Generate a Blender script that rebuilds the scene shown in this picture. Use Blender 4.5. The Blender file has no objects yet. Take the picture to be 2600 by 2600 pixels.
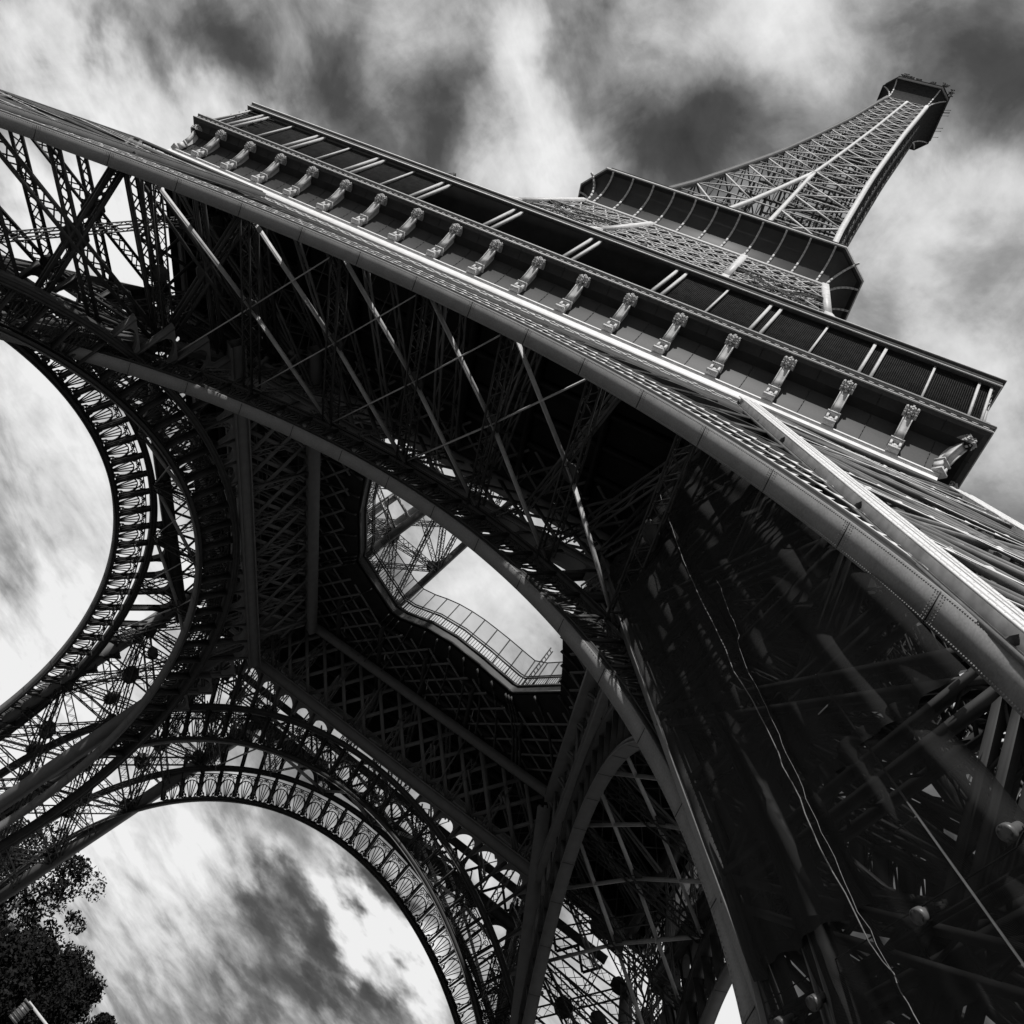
import bpy, math, random
import numpy as np
from mathutils import Matrix, Vector
random.seed(7); RNG = np.random.default_rng(7)
SC = bpy.context.scene
COL = SC.collection
rad = math.radians

# ------------------------------------------------------------------ camera
CAM_LOC = (29.503, -63.821, 3.33)
cam_d = bpy.data.cameras.new("camera")
cam = bpy.data.objects.new("camera", cam_d); COL.objects.link(cam)
_R = np.array([[0.8014098738751687, -0.0946975320470449, 0.5905714109843189],
               [0.41752212646391984, 0.7955784512474235, -0.43901048032010828],
               [-0.4282726794560129, 0.5984039649997099, 0.677122741239868]])
m = Matrix.Identity(4)
for i in range(3):
    m[i][0] = _R[0][i]; m[i][1] = -_R[1][i]; m[i][2] = -_R[2][i]; m[i][3] = CAM_LOC[i]
cam.matrix_world = m
cam_d.sensor_width = 36.0; cam_d.sensor_fit = 'HORIZONTAL'
cam_d.lens = 2136.63 / 2600 * 36
cam_d.shift_x = (1300 - 1100.28) / 2600
cam_d.shift_y = -(1300 - 1035.15) / 2600
cam_d.clip_start = 0.1; cam_d.clip_end = 20000
SC.camera = cam

# ------------------------------------------------------------------ exposure
SC.view_settings.view_transform = 'Standard'; SC.view_settings.look = 'None'
SC.view_settings.exposure = 0.0; SC.view_settings.gamma = 1.0
SC.view_settings.use_curve_mapping = False
SC.render.engine = 'CYCLES'
SC.cycles.max_bounces = 6; SC.cycles.diffuse_bounces = 3; SC.cycles.glossy_bounces = 2
SC.cycles.transparent_max_bounces = 12

# ------------------------------------------------------------------ sun and sky
SUN_EL = rad(42); SUN_AZ = (-0.22, -0.97)
_n = math.hypot(*SUN_AZ)
SUN = Vector((SUN_AZ[0]/_n*math.cos(SUN_EL), SUN_AZ[1]/_n*math.cos(SUN_EL), math.sin(SUN_EL)))
sl = bpy.data.lights.new("sun", 'SUN'); sl.energy = 4.6; sl.angle = rad(0.6); sl.color = (1, 0.985, 0.97)
so = bpy.data.objects.new("sun", sl); COL.objects.link(so)
so.rotation_euler = (-SUN).to_track_quat('-Z', 'Y').to_euler(); so.location = (-60, -120, 150)

W = bpy.data.worlds.new("World"); SC.world = W; W.use_nodes = True
nt = W.node_tree; nt.nodes.clear()
def N(t, **k):
    n = nt.nodes.new(t)
    for a, b in k.items():
        setattr(n, a, b)
    return n
def L(a, b): nt.links.new(a, b)
def math_node(op, a, b=None, c=None):
    n = N('ShaderNodeMath', operation=op)
    for i, v in enumerate((a, b, c)):
        if v is None: continue
        if isinstance(v, (int, float)): n.inputs[i].default_value = v
        else: L(v, n.inputs[i])
    return n.outputs[0]
tc = N('ShaderNodeTexCoord')
nrm = N('ShaderNodeVectorMath', operation='NORMALIZE'); L(tc.outputs['Generated'], nrm.inputs[0])
sep = N('ShaderNodeSeparateXYZ'); L(nrm.outputs[0], sep.inputs[0])
zz = math_node('ADD', math_node('MAXIMUM', sep.outputs[2], 0.0), 0.16)
cu = math_node('DIVIDE', sep.outputs[0], zz); cv = math_node('DIVIDE', sep.outputs[1], zz)
cb = N('ShaderNodeCombineXYZ'); L(cu, cb.inputs[0]); L(cv, cb.inputs[1])
mp = N('ShaderNodeMapping', vector_type='TEXTURE'); L(cb.outputs[0], mp.inputs[0])
mp.inputs['Rotation'].default_value = (0, 0, rad(50)); mp.inputs['Scale'].default_value = (2.1, 1.0, 1.0)
def noise(vec, scale, detail, rough, dist, w=0.0):
    n = N('ShaderNodeTexNoise'); n.noise_dimensions = '4D'
    L(vec, n.inputs['Vector']); n.inputs['W'].default_value = w
    n.inputs['Scale'].default_value = scale; n.inputs['Detail'].default_value = detail
    n.inputs['Roughness'].default_value = rough; n.inputs['Distortion'].default_value = dist
    return n
n_streak = noise(mp.outputs[0], 5.2, 8, 0.60, 0.5, 1.3)
n_billow = noise(cb.outputs[0], 8.5, 9, 0.60, 0.5, 4.1)
n_warp = noise(cb.outputs[0], 5.0, 5, 0.55, 0.0, 8.0)
wv = N('ShaderNodeVectorMath', operation='SUBTRACT'); L(n_warp.outputs['Color'], wv.inputs[0]); wv.inputs[1].default_value = (.5, .5, .5)
ws = N('ShaderNodeVectorMath', operation='SCALE'); L(wv.outputs[0], ws.inputs[0]); ws.inputs['Scale'].default_value = 0.20
wd = N('ShaderNodeVectorMath', operation='ADD'); L(nrm.outputs[0], wd.inputs[0]); L(ws.outputs[0], wd.inputs[1])
# broad light and dark cloud masses: direction, angular radius, strength
CLOUDS = [
 (-0.8082, 0.2055, 0.5518, 0.051, -0.30),
 (-0.7917, 0.2440, 0.5601, 0.052, -0.30),
 (-0.7727, 0.2839, 0.5677, 0.054, -0.30),
 (-0.7364, 0.2083, 0.6437, 0.056, -0.26),
 (-0.7246, 0.2502, 0.6421, 0.058, -0.26),
 (-0.7110, 0.2934, 0.6391, 0.059, -0.26),
 (-0.6335, 0.2142, 0.7435, 0.063, -0.26),
 (-0.6302, 0.2583, 0.7322, 0.065, -0.26),
 (-0.6253, 0.3035, 0.7189, 0.067, -0.26),
 (-0.5353, 0.2578, 0.8043, 0.077, -0.27),
 (-0.5347, 0.3063, 0.7876, 0.079, -0.27),
 (-0.5326, 0.3556, 0.7681, 0.081, -0.27),
 (-0.4262, 0.1883, 0.8848, 0.047, -0.25),
 (-0.4220, 0.2303, 0.8769, 0.048, -0.25),
 (-0.4168, 0.2734, 0.8669, 0.049, -0.25),
 (-0.3702, 0.2698, 0.8889, 0.114, -0.33),
 (-0.3202, 0.2973, 0.8995, 0.114, -0.33),
 (-0.2690, 0.3239, 0.9070, 0.113, -0.33),
 (-0.6918, 0.2121, 0.6903, 0.047, -0.10),
 (-0.6877, 0.2883, 0.6663, 0.049, -0.10),
 (-0.6786, 0.3668, 0.6364, 0.050, -0.10),
 (-0.7628, 0.2392, 0.6008, 0.030, -0.14),
 (-0.7566, 0.2724, 0.5944, 0.031, -0.14),
 (-0.7494, 0.3061, 0.5871, 0.032, -0.14),
 (-0.8274, 0.2410, 0.5073, 0.082, 0.22),
 (-0.8084, 0.2855, 0.5148, 0.086, 0.22),
 (-0.7861, 0.3318, 0.5214, 0.089, 0.22),
 (-0.7533, 0.2986, 0.5860, 0.069, 0.22),
 (-0.7227, 0.3228, 0.6111, 0.071, 0.22),
 (-0.6893, 0.3473, 0.6358, 0.072, 0.22),
 (-0.4005, 0.2871, 0.8702, 0.094, 0.30),
 (-0.4351, 0.3339, 0.8362, 0.097, 0.30),
 (-0.4689, 0.3809, 0.7969, 0.099, 0.30),
 (-0.4841, 0.1964, 0.8527, 0.058, 0.20),
 (-0.4683, 0.2292, 0.8534, 0.059, 0.20),
 (-0.4513, 0.2625, 0.8529, 0.060, 0.20),
 (-0.2746, 0.1721, 0.9460, 0.113, 0.25),
 (-0.2194, 0.2069, 0.9534, 0.088, 0.22),
 (-0.1659, 0.1636, 0.9725, 0.092, 0.12),
 (-0.0823, 0.1304, 0.9880, 0.081, -0.28),
 (-0.0480, 0.1608, 0.9858, 0.081, -0.28),
 (-0.0135, 0.1909, 0.9815, 0.081, -0.28),
 (0.0359, 0.3188, 0.9472, 0.063, -0.14),
 (0.0344, 0.3440, 0.9383, 0.064, -0.14),
 (0.0329, 0.3697, 0.9286, 0.065, -0.14),
 (-0.0124, 0.3005, 0.9537, 0.110, 0.32),
 (0.0457, 0.4309, 0.9013, 0.107, 0.35),
 (-0.1001, 0.2718, 0.9571, 0.096, 0.15),
 (-0.0008, 0.2447, 0.9696, 0.066, 0.10),
 (-0.7782, 0.5032, 0.3757, 0.104, 0.26),
 (-0.7236, 0.5761, 0.3802, 0.108, 0.26),
 (-0.6602, 0.6470, 0.3815, 0.110, 0.26),
 (-0.5986, 0.7467, 0.2901, 0.115, 0.30),
 (-0.6096, 0.7638, 0.2120, 0.128, 0.30),
 (-0.6789, 0.6730, 0.2936, 0.078, 0.05),
 (-0.4139, 0.8789, 0.2370, 0.083, 0.22),
 (-0.3508, 0.8971, 0.2686, 0.083, 0.22),
 (-0.2855, 0.9106, 0.2989, 0.083, 0.22),
 (-0.2956, 0.9166, 0.2693, 0.055, -0.30),
 (-0.2426, 0.9332, 0.2652, 0.054, -0.30),
 (-0.1910, 0.9464, 0.2605, 0.052, -0.30),
 (-0.1411, 0.9565, 0.2552, 0.050, -0.30),
 (-0.2560, 0.9141, 0.3146, 0.059, 0.36),
 (-0.2079, 0.9281, 0.3089, 0.057, 0.36),
 (-0.1611, 0.9393, 0.3028, 0.055, 0.36),
 (-0.1159, 0.9481, 0.2962, 0.054, 0.36),
 (-0.2188, 0.9147, 0.3398, 0.037, -0.36),
 (-0.1854, 0.9238, 0.3349, 0.036, -0.36),
 (-0.1528, 0.9316, 0.3297, 0.035, -0.36),
 (-0.2627, 0.9463, 0.1885, 0.075, -0.22),
 (-0.3747, 0.9136, 0.1580, 0.103, 0.14),
 (-0.2699, 0.7514, 0.6021, 0.149, 0.25),
 (-0.2122, 0.7811, 0.5872, 0.056, -0.10),
 (0.1232, 0.8910, 0.4369, 0.082, 0.45),
 (-0.7421, 0.4529, 0.4941, 0.224, 0.25),
 (-0.7356, 0.4717, 0.4862, 0.168, 0.45),
 (-0.5397, 0.8144, 0.2131, 0.199, 0.40),
 (-0.5644, 0.7337, 0.3784, 0.172, 0.35),
 (-0.7283, 0.5995, 0.3320, 0.142, 0.22),
 (-0.5128, 0.8454, 0.1497, 0.147, 0.35),
 (-0.8029, 0.3739, 0.4643, 0.074, 0.20),
 (-0.4352, 0.5852, 0.6842, 0.184, 0.30),
 (0.0594, 0.8919, 0.4483, 0.170, 0.40),
 (0.1843, 0.6967, 0.6933, 0.146, 0.40),
 (-0.7710, 0.4098, 0.4874, 0.097, 0.30),
 (-0.2776, 0.9226, 0.2678, 0.055, -0.30),
 (-0.2295, 0.9372, 0.2625, 0.058, -0.34),
 (-0.1776, 0.9500, 0.2569, 0.052, -0.34),
 (-0.2598, 0.9434, 0.2063, 0.052, -0.22),
 (-0.2463, 0.9183, 0.3099, 0.047, 0.30),
 (-0.1957, 0.9333, 0.3011, 0.050, 0.34),
 (-0.1488, 0.9441, 0.2941, 0.048, 0.34),
 (-0.1089, 0.9507, 0.2904, 0.038, 0.25),
 (-0.2097, 0.9173, 0.3386, 0.033, -0.40),
 (-0.1792, 0.9255, 0.3336, 0.028, -0.36),
 (-0.3527, 0.9006, 0.2539, 0.065, 0.22),
 (-0.3964, 0.8958, 0.2010, 0.068, 0.18),
 (-0.2216, 0.9545, 0.1995, 0.046, -0.25),
 (-0.3524, 0.9171, 0.1865, 0.048, 0.16),
]
val = math_node('ADD', math_node('MULTIPLY', math_node('SUBTRACT', n_streak.outputs['Fac'], 0.5), 1.0), 0.50)
val = math_node('ADD', val, math_node('MULTIPLY', math_node('SUBTRACT', n_billow.outputs['Fac'], 0.5), 0.65))
masses = None
for (dx, dy, dz, r, a) in CLOUDS:
    d = N('ShaderNodeVectorMath', operation='DISTANCE'); L(wd.outputs[0], d.inputs[0]); d.inputs[1].default_value = (dx, dy, dz)
    mr = N('ShaderNodeMapRange', interpolation_type='SMOOTHSTEP')
    L(d.outputs['Value'], mr.inputs['Value'])
    mr.inputs['From Min'].default_value = 0.0; mr.inputs['From Max'].default_value = r
    mr.inputs['To Min'].default_value = a; mr.inputs['To Max'].default_value = 0.0
    masses = mr.outputs[0] if masses is None else math_node('ADD', masses, mr.outputs[0])
# the masses break up where the finer cloud is thin
val = math_node('ADD', val, math_node('MULTIPLY', masses, math_node('ADD', math_node('MULTIPLY', n_streak.outputs['Fac'], 1.1), 0.40)))
n_fine = noise(nrm.outputs[0], 9.0, 9, 0.62, 0.6, 2.7)
val = math_node('ADD', val, math_node('MULTIPLY', math_node('SUBTRACT', n_fine.outputs['Fac'], 0.5), 0.75))
val = math_node('ADD', math_node('MULTIPLY', val, 0.74), 0.17)
rp = N('ShaderNodeValToRGB'); L(val, rp.inputs[0])
els = rp.color_ramp.elements
els[0].position = 0.0; els[0].color = (.035, .035, .035, 1)
els[1].position = 0.90; els[1].color = (.96, .96, .96, 1)
for p, v in ((.22, .075), (.36, .16), (.52, .36), (.70, .70)):
    e = els.new(p); e.color = (v, v, v, 1)
sky = N('ShaderNodeTexSky', sky_type='NISHITA'); sky.sun_disc = False
sky.sun_elevation = SUN_EL; sky.sun_rotation = math.atan2(SUN_AZ[0], SUN_AZ[1])
bw = N('ShaderNodeRGBToBW'); L(sky.outputs[0], bw.inputs[0])
bg1 = N('ShaderNodeBackground'); L(bw.outputs[0], bg1.inputs[0]); bg1.inputs[1].default_value = 0.06
bg2 = N('ShaderNodeBackground'); L(rp.outputs[0], bg2.inputs[0]); bg2.inputs[1].default_value = 1.0
mx = N('ShaderNodeMixShader'); mx.inputs[0].default_value = 0.88
L(bg1.outputs[0], mx.inputs[1]); L(bg2.outputs[0], mx.inputs[2])
wo = N('ShaderNodeOutputWorld'); L(mx.outputs[0], wo.inputs[0])

# ------------------------------------------------------------------ materials
def material(name, lo, hi, scale=3.0, rough=0.55, spec=0.3, grain=0.0, alpha=None, bump=0.0):
    mt = bpy.data.materials.new(name); mt.use_nodes = True
    t = mt.node_tree; b = t.nodes['Principled BSDF']
    g = t.nodes.new('ShaderNodeNewGeometry')
    n1 = t.nodes.new('ShaderNodeTexNoise'); n1.inputs['Scale'].default_value = scale; n1.inputs['Detail'].default_value = 6
    t.links.new(g.outputs['Position'], n1.inputs['Vector'])
    fac = n1.outputs['Fac']
    if grain:
        n2 = t.nodes.new('ShaderNodeTexNoise'); n2.inputs['Scale'].default_value = scale*14; n2.inputs['Detail'].default_value = 3
        t.links.new(g.outputs['Position'], n2.inputs['Vector'])
        mm = t.nodes.new('ShaderNodeMix'); mm.inputs['Factor'].default_value = grain
        t.links.new(fac, mm.inputs['A']); t.links.new(n2.outputs['Fac'], mm.inputs['B']); fac = mm.outputs['Result']
    r = t.nodes.new('ShaderNodeValToRGB'); t.links.new(fac, r.inputs[0])
    r.color_ramp.elements[0].position = .3; r.color_ramp.elements[1].position = .7
    r.color_ramp.elements[0].color = (lo, lo, lo, 1); r.color_ramp.elements[1].color = (hi, hi, hi, 1)
    t.links.new(r.outputs[0], b.inputs['Base Color'])
    b.inputs['Roughness'].default_value = rough; b.inputs['Specular IOR Level'].default_value = spec
    if bump:
        bp = t.nodes.new('ShaderNodeBump'); bp.inputs['Strength'].default_value = bump; bp.inputs['Distance'].default_value = .02
        t.links.new(fac, bp.inputs['Height']); t.links.new(bp.outputs[0], b.inputs['Normal'])
    return mt
M_IRON = material('dark_iron_paint', .022, .036, 1.5, .6, .2)
M_LATT = material('lattice_iron_paint', .03, .05, 1.5, .55, .3)  # dark tone also carries the shade inside the ironwork
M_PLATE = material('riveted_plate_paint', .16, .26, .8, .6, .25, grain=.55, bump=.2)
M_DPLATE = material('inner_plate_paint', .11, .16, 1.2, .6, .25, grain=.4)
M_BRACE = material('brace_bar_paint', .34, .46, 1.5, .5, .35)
M_TRIM = material('trim_and_highlight_paint', .55, .75, 2.0, .5, .35, grain=.3)  # also paints sunlit highlights on strips, lace and edges
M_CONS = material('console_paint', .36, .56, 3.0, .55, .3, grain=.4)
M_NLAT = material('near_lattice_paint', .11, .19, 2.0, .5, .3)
M_DARKTRIM = material('moulding_dark_paint', .05, .09, 3.0, .7, .1, grain=.4)
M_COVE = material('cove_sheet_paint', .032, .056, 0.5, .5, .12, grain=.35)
M_FACE = material('sunlit_iron_paint', .45, .62, 2.0, .5, .35)  # lit copy of the iron tone: sunlight put into the colour
M_DECK = material('deck_shade_paint', .02, .03, 1.0, .85, .05)  # shade under and inside the floors put into this near-black tone
M_UPPER = material('upper_and_shaded_iron_paint', .06, .10, 1.0, .55, .3)  # also serves as the shaded copy of the iron tone
M_STONE = material('pedestal_stone', .28, .38, 1.5, .85, .2, grain=.4)
M_LEAF = material('tree_leaf', .010, .024, .6, .9, .02)
M_BARK = material('tree_bark', .04, .07, 4, .9, .1)
M_ROPE = material('pale_rope', .10, .18, 8, .8, .1)
M_LAMP = material('floodlight_metal', .07, .11, 5, .4, .4)
M_GROUND = material('gravel_ground', .10, .16, .25, .95, .1, grain=.4)
M_MESH = material('screen_mesh_paint', .03, .05, 2, .85, .03)

def glass_material():
    mt = bpy.data.materials.new('clear_glass'); mt.use_nodes = True
    t = mt.node_tree; t.nodes.clear()
    o = t.nodes.new('ShaderNodeOutputMaterial'); a = t.nodes.new('ShaderNodeBsdfTransparent'); a.inputs[0].default_value = (.8, .8, .8, 1)
    g = t.nodes.new('ShaderNodeBsdfGlossy'); g.inputs['Roughness'].default_value = .05
    x = t.nodes.new('ShaderNodeMixShader'); x.inputs[0].default_value = .06
    t.links.new(a.outputs[0], x.inputs[1]); t.links.new(g.outputs[0], x.inputs[2]); t.links.new(x.outputs[0], o.inputs[0])
    return mt
M_GLASS = glass_material()
def net_material(name, hi, lo, c0, c1):
    mt = bpy.data.materials.new(name); mt.use_nodes = True
    t = mt.node_tree; t.nodes.clear()
    o = t.nodes.new('ShaderNodeOutputMaterial'); a = t.nodes.new('ShaderNodeBsdfTransparent')
    d = t.nodes.new('ShaderNodeBsdfDiffuse')
    uv = t.nodes.new('ShaderNodeUVMap')
    w = t.nodes.new('ShaderNodeTexWave'); w.wave_type = 'BANDS'; w.bands_direction = 'Y'
    w.inputs['Scale'].default_value = 60; w.inputs['Distortion'].default_value = 2.2; w.inputs['Detail'].default_value = 2
    w.inputs['Detail Scale'].default_value = .6
    t.links.new(uv.outputs[0], w.inputs['Vector'])
    n = t.nodes.new('ShaderNodeTexNoise'); n.inputs['Scale'].default_value = 2.2; n.inputs['Detail'].default_value = 4
    t.links.new(uv.outputs[0], n.inputs['Vector'])
    cr = t.nodes.new('ShaderNodeValToRGB'); t.links.new(w.outputs['Fac'], cr.inputs[0])
    cr.color_ramp.elements[0].position = .55; cr.color_ramp.elements[0].color = (c0, c0, c0, 1)
    cr.color_ramp.elements[1].position = .95; cr.color_ramp.elements[1].color = (c1, c1, c1, 1)
    t.links.new(cr.outputs[0], d.inputs[0])
    mr = t.nodes.new('ShaderNodeMapRange'); t.links.new(n.outputs['Fac'], mr.inputs['Value'])
    mr.inputs['From Min'].default_value = .35; mr.inputs['From Max'].default_value = .7
    mr.inputs['To Min'].default_value = hi; mr.inputs['To Max'].default_value = lo
    x = t.nodes.new('ShaderNodeMixShader'); t.links.new(mr.outputs[0], x.inputs[0])
    t.links.new(a.outputs[0], x.inputs[1]); t.links.new(d.outputs[0], x.inputs[2]); t.links.new(x.outputs[0], o.inputs[0])
    return mt
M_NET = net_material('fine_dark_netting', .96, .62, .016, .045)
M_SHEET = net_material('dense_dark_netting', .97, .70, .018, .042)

# ------------------------------------------------------------------ mesh tools
def nz(v):
    return v / np.maximum(np.linalg.norm(v, axis=-1, keepdims=True), 1e-9)
class MB:
    def __init__(s): s.V = []; s.Q = []; s.n = 0; s.UV = None
    def add(s, V, Q):
        V = np.asarray(V, float).reshape(-1, 3); Q = np.asarray(Q, np.int64).reshape(-1, 4)
        s.V.append(V); s.Q.append(Q + s.n); s.n += len(V)
    def bars(s, P, Q, w, d, up=(0, 0, 1), caps=True):
        P = np.asarray(P, float).reshape(-1, 3); Q = np.asarray(Q, float).reshape(-1, 3)
        if len(P) == 0: return
        D = nz(Q - P); U = np.broadcast_to(np.asarray(up, float), P.shape)
        A = np.cross(D, U); bad = np.linalg.norm(A, axis=1) < 1e-3
        if bad.any(): A[bad] = np.cross(D[bad], np.array([1., .3, 0]))
        A = nz(A); B = np.cross(A, D)
        w = np.broadcast_to(np.asarray(w, float), (len(P),))[:, None] / 2; d = np.broadcast_to(np.asarray(d, float), (len(P),))[:, None] / 2
        c = [-A*w - B*d, A*w - B*d, A*w + B*d, -A*w + B*d]
        V = np.stack([P + k for k in c] + [Q + k for k in c], 1)
        f = [[0, 4, 5, 1], [1, 5, 6, 2], [2, 6, 7, 3], [3, 7, 4, 0]]
        if caps: f += [[0, 1, 2, 3], [7, 6, 5, 4]]
        f = np.array(f)
        s.add(V, (np.arange(len(P))*8)[:, None, None] + f[None])
    def bar(s, p, q, w, d, up=(0, 0, 1)): s.bars([p], [q], w, d, up)
    def poly(s, pts, w, d, up=(0, 0, 1), closed=False):
        pts = np.asarray(pts, float); nx = np.roll(pts, -1, 0)
        s.bars(pts if closed else pts[:-1], nx if closed else nx[:-1], w, d, up)
    def grid(s, G, close=False):
        G = np.asarray(G, float); a, b = G.shape[:2]
        idx = np.arange(a*b).reshape(a, b)
        if close: idx = np.concatenate([idx, idx[:, :1]], 1)
        Q = np.stack([idx[:-1, :-1], idx[1:, :-1], idx[1:, 1:], idx[:-1, 1:]], -1).reshape(-1, 4)
        s.add(G, Q)
    def quads(s, V): 
        V = np.asarray(V, float).reshape(-1, 4, 3); s.add(V, np.arange(len(V)*4).reshape(-1, 4))
    def box(s, c, sx, sy, sz, rz=0.0):
        c = np.asarray(c, float); a = np.array([math.cos(rz), math.sin(rz), 0]); 
        s.bar(c - a*sx/2, c + a*sx/2, sy, sz)
    def prism(s, pts, w, d, out):
        """one continuous square post through pts; out = horizontal facing direction"""
        pts = np.asarray(pts, float); o = nz(np.asarray(out, float)); a = np.cross(o, [0, 0, 1.])
        G = np.stack([pts + a*p*w/2 + o*q*d/2 for p, q in ((-1, -1), (1, -1), (1, 1), (-1, 1))], 1)
        G = np.concatenate([np.repeat(pts[:1, None], 4, 1), G, np.repeat(pts[-1:, None], 4, 1)], 0); s.grid(G, close=True)
    def plate(s, c, e1, e2, r1, r2, th, n=8):
        """flat rounded gusset: an n-gon disc with thickness"""
        c = np.asarray(c, float); e1 = nz(np.asarray(e1, float)); e2 = np.asarray(e2, float); e2 = nz(e2 - e1*(e1 @ e2)); e3 = np.cross(e1, e2)
        a = np.linspace(0, 2*math.pi, n, endpoint=False) + math.pi/n
        ring = c + np.outer(np.cos(a), e1)*r1 + np.outer(np.sin(a), e2)*r2
        G = np.stack([np.repeat(c[None], n, 0) + e3*th/2, ring + e3*th/2, ring - e3*th/2, np.repeat(c[None], n, 0) - e3*th/2], 0)
        s.grid(G, close=True)
    def tube(s, pts, r, n=8):
        pts = np.asarray(pts, float); r = np.broadcast_to(np.asarray(r, float), (len(pts),))
        T = nz(np.gradient(pts, axis=0)); ref = np.array([0, 0, 1.]) if abs(T[0][2]) < .9 else np.array([1., 0, 0])
        A = nz(np.cross(T, ref)); B = np.cross(T, A); a = np.linspace(0, 2*math.pi, n, endpoint=False)
        G = pts[:, None] + (A[:, None]*np.cos(a)[None, :, None] + B[:, None]*np.sin(a)[None, :, None])*r[:, None, None]
        G = np.concatenate([np.repeat(pts[:1, None], n, 1), G, np.repeat(pts[-1:, None], n, 1)], 0)
        s.grid(G, close=True)
    def girder(s, P, Q, w, h, up, pitch, c=.12, l=.07, cross=False, sides=4):
        P = np.asarray(P, float); Q = np.asarray(Q, float); D = Q - P; Ln = np.linalg.norm(D)
        if Ln < .3: return
        D /= Ln; A = np.cross(D, np.asarray(up, float)); 
        if np.linalg.norm(A) < 1e-3: A = np.cross(D, [1., .2, 0])
        A = nz(A); B = np.cross(A, D)
        cor = [(-1, -1), (1, -1), (1, 1), (-1, 1)]
        off = [A*a*w/2 + B*b*h/2 for a, b in cor]
        s.bars([P + o for o in off], [Q + o for o in off], c, c, B)
        k = max(2, int(round(Ln/pitch))); t = np.linspace(0, Ln, k+1)[:, None]
        pts = P + D*t
        sd = range(4) if sides == 4 else (0, 2)
        for i in sd:
            o1, o2 = off[i], off[(i+1) % 4]; nrm_ = nz(np.cross(D, o2 - o1))
            par = (np.arange(k) % 2)[:, None]
            a = pts[:-1] + np.where(par == 0, o1, o2); b = pts[1:] + np.where(par == 0, o2, o1)
            s.bars(a, b, l, .03, nrm_, caps=False)
            if cross:
                a = pts[:-1] + np.where(par == 0, o2, o1); b = pts[1:] + np.where(par == 0, o1, o2)
                s.bars(a, b, l, .03, nrm_, caps=False)
    def mesh(s, name, mat, smooth=False):
        me = bpy.data.meshes.new(name)
        if not s.V: return me
        V = np.concatenate(s.V).astype(np.float32); Q = np.concatenate(s.Q).astype(np.int32)
        me.vertices.add(len(V)); me.vertices.foreach_set('co', V.ravel())
        me.loops.add(len(Q)*4); me.loops.foreach_set('vertex_index', Q.ravel())
        me.polygons.add(len(Q)); me.polygons.foreach_set('loop_start', np.arange(0, len(Q)*4, 4, dtype=np.int32))
        if s.UV is not None:
            uvl = me.uv_layers.new(name='UVMap'); uvl.data.foreach_set('uv', s.UV[Q.ravel()].astype(np.float32).ravel())
        me.update(calc_edges=True); me.validate(verbose=False)
        if smooth: me.polygons.foreach_set('use_smooth', np.ones(len(me.polygons), bool))
        me.materials.append(mat)
        return me
def link(name, me, parent=None):
    o = bpy.data.objects.new(name, me); COL.objects.link(o)
    if parent is not None: o.parent = parent
    return o
def build(name, mb, mat, parent=None, smooth=False): return link(name, mb.mesh(name, mat, smooth), parent)
def thing(o, label, cat, group=None):
    o['label'] = label; o['category'] = cat
    if group: o['group'] = group
    return o
def empty(name, loc=(0, 0, 0)):
    o = bpy.data.objects.new(name, None); o.location = loc; o.empty_display_size = 1; COL.objects.link(o); return o
def structure(o): o['kind'] = 'structure'; return o

GZ = 1.65
# ------------------------------------------------------------------ ground
g = MB(); xs = np.linspace(-6000, 6000, 41); g.grid(np.stack(np.meshgrid(xs, xs, indexing='ij') + [np.full((41, 41), GZ)], -1))
structure(build('ground', g, M_GROUND))

# ------------------------------------------------------------------ the tower
TOWER = thing(empty('lattice_tower', (0, 0, 0)), 'tall wrought iron lattice tower on four arched legs seen from below', 'tower')
ROT = {'N': 0, 'R': 1, 'F': 2, 'L': 3}
def S(side, u, v, z):
    """facade coordinates (u along, v outwards, z up) to the world"""
    u, v, z = np.broadcast_arrays(np.asarray(u, float), np.asarray(v, float), np.asarray(z, float))
    x, y = u, -v
    for _ in range(ROT[side]): x, y = -y, x
    return np.stack([x, y, z], -1)
# facade planes: Y - t z ; arch ellipse R, Rz, zc
OUT = {'N': (60.0, .511, 38.58, 38.48, 5.34), 'F': (66.28, .511, 38.58, 38.48, 5.34),
       'L': (54.67, .541, 38.48, 37.28, 2.75), 'R': (59.80, .541, 38.48, 37.28, 2.75)}
INN = {'N': (41.12, .476, 37.9, 37.92, 4.71), 'F': (48.6, .476, 37.9, 37.92, 4.71),
       'L': (39.75, .463, 38.6, 37.2, 3.69), 'R': (43.58, .463, 38.6, 37.2, 3.69)}
def plane(side, par, u, z, d=0.0):
    Y, t = par[:2]; c = 1/math.hypot(1, t)
    u = np.asarray(u, float); z = np.asarray(z, float); d = np.asarray(d, float)
    return S(side, u, Y - t*z - d*c, z - d*t*c)
def arc(side, par, th, r=0.0, d=0.0):
    Y, t, R, Rz, zc = par
    th = np.asarray(th, float); r = np.asarray(r, float)
    return plane(side, par, (R + r)*np.cos(th), zc + (Rz + r)*np.sin(th), d)
def sweep(mb, side, par, ths, prof):
    G = np.stack([arc(side, par, ths, r, d) for r, d in prof], 1)
    mb.grid(G, close=True)
def rect(r0, r1, d0, d1): return [(r0, d0), (r0, d1), (r1, d1), (r1, d0)]

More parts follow.
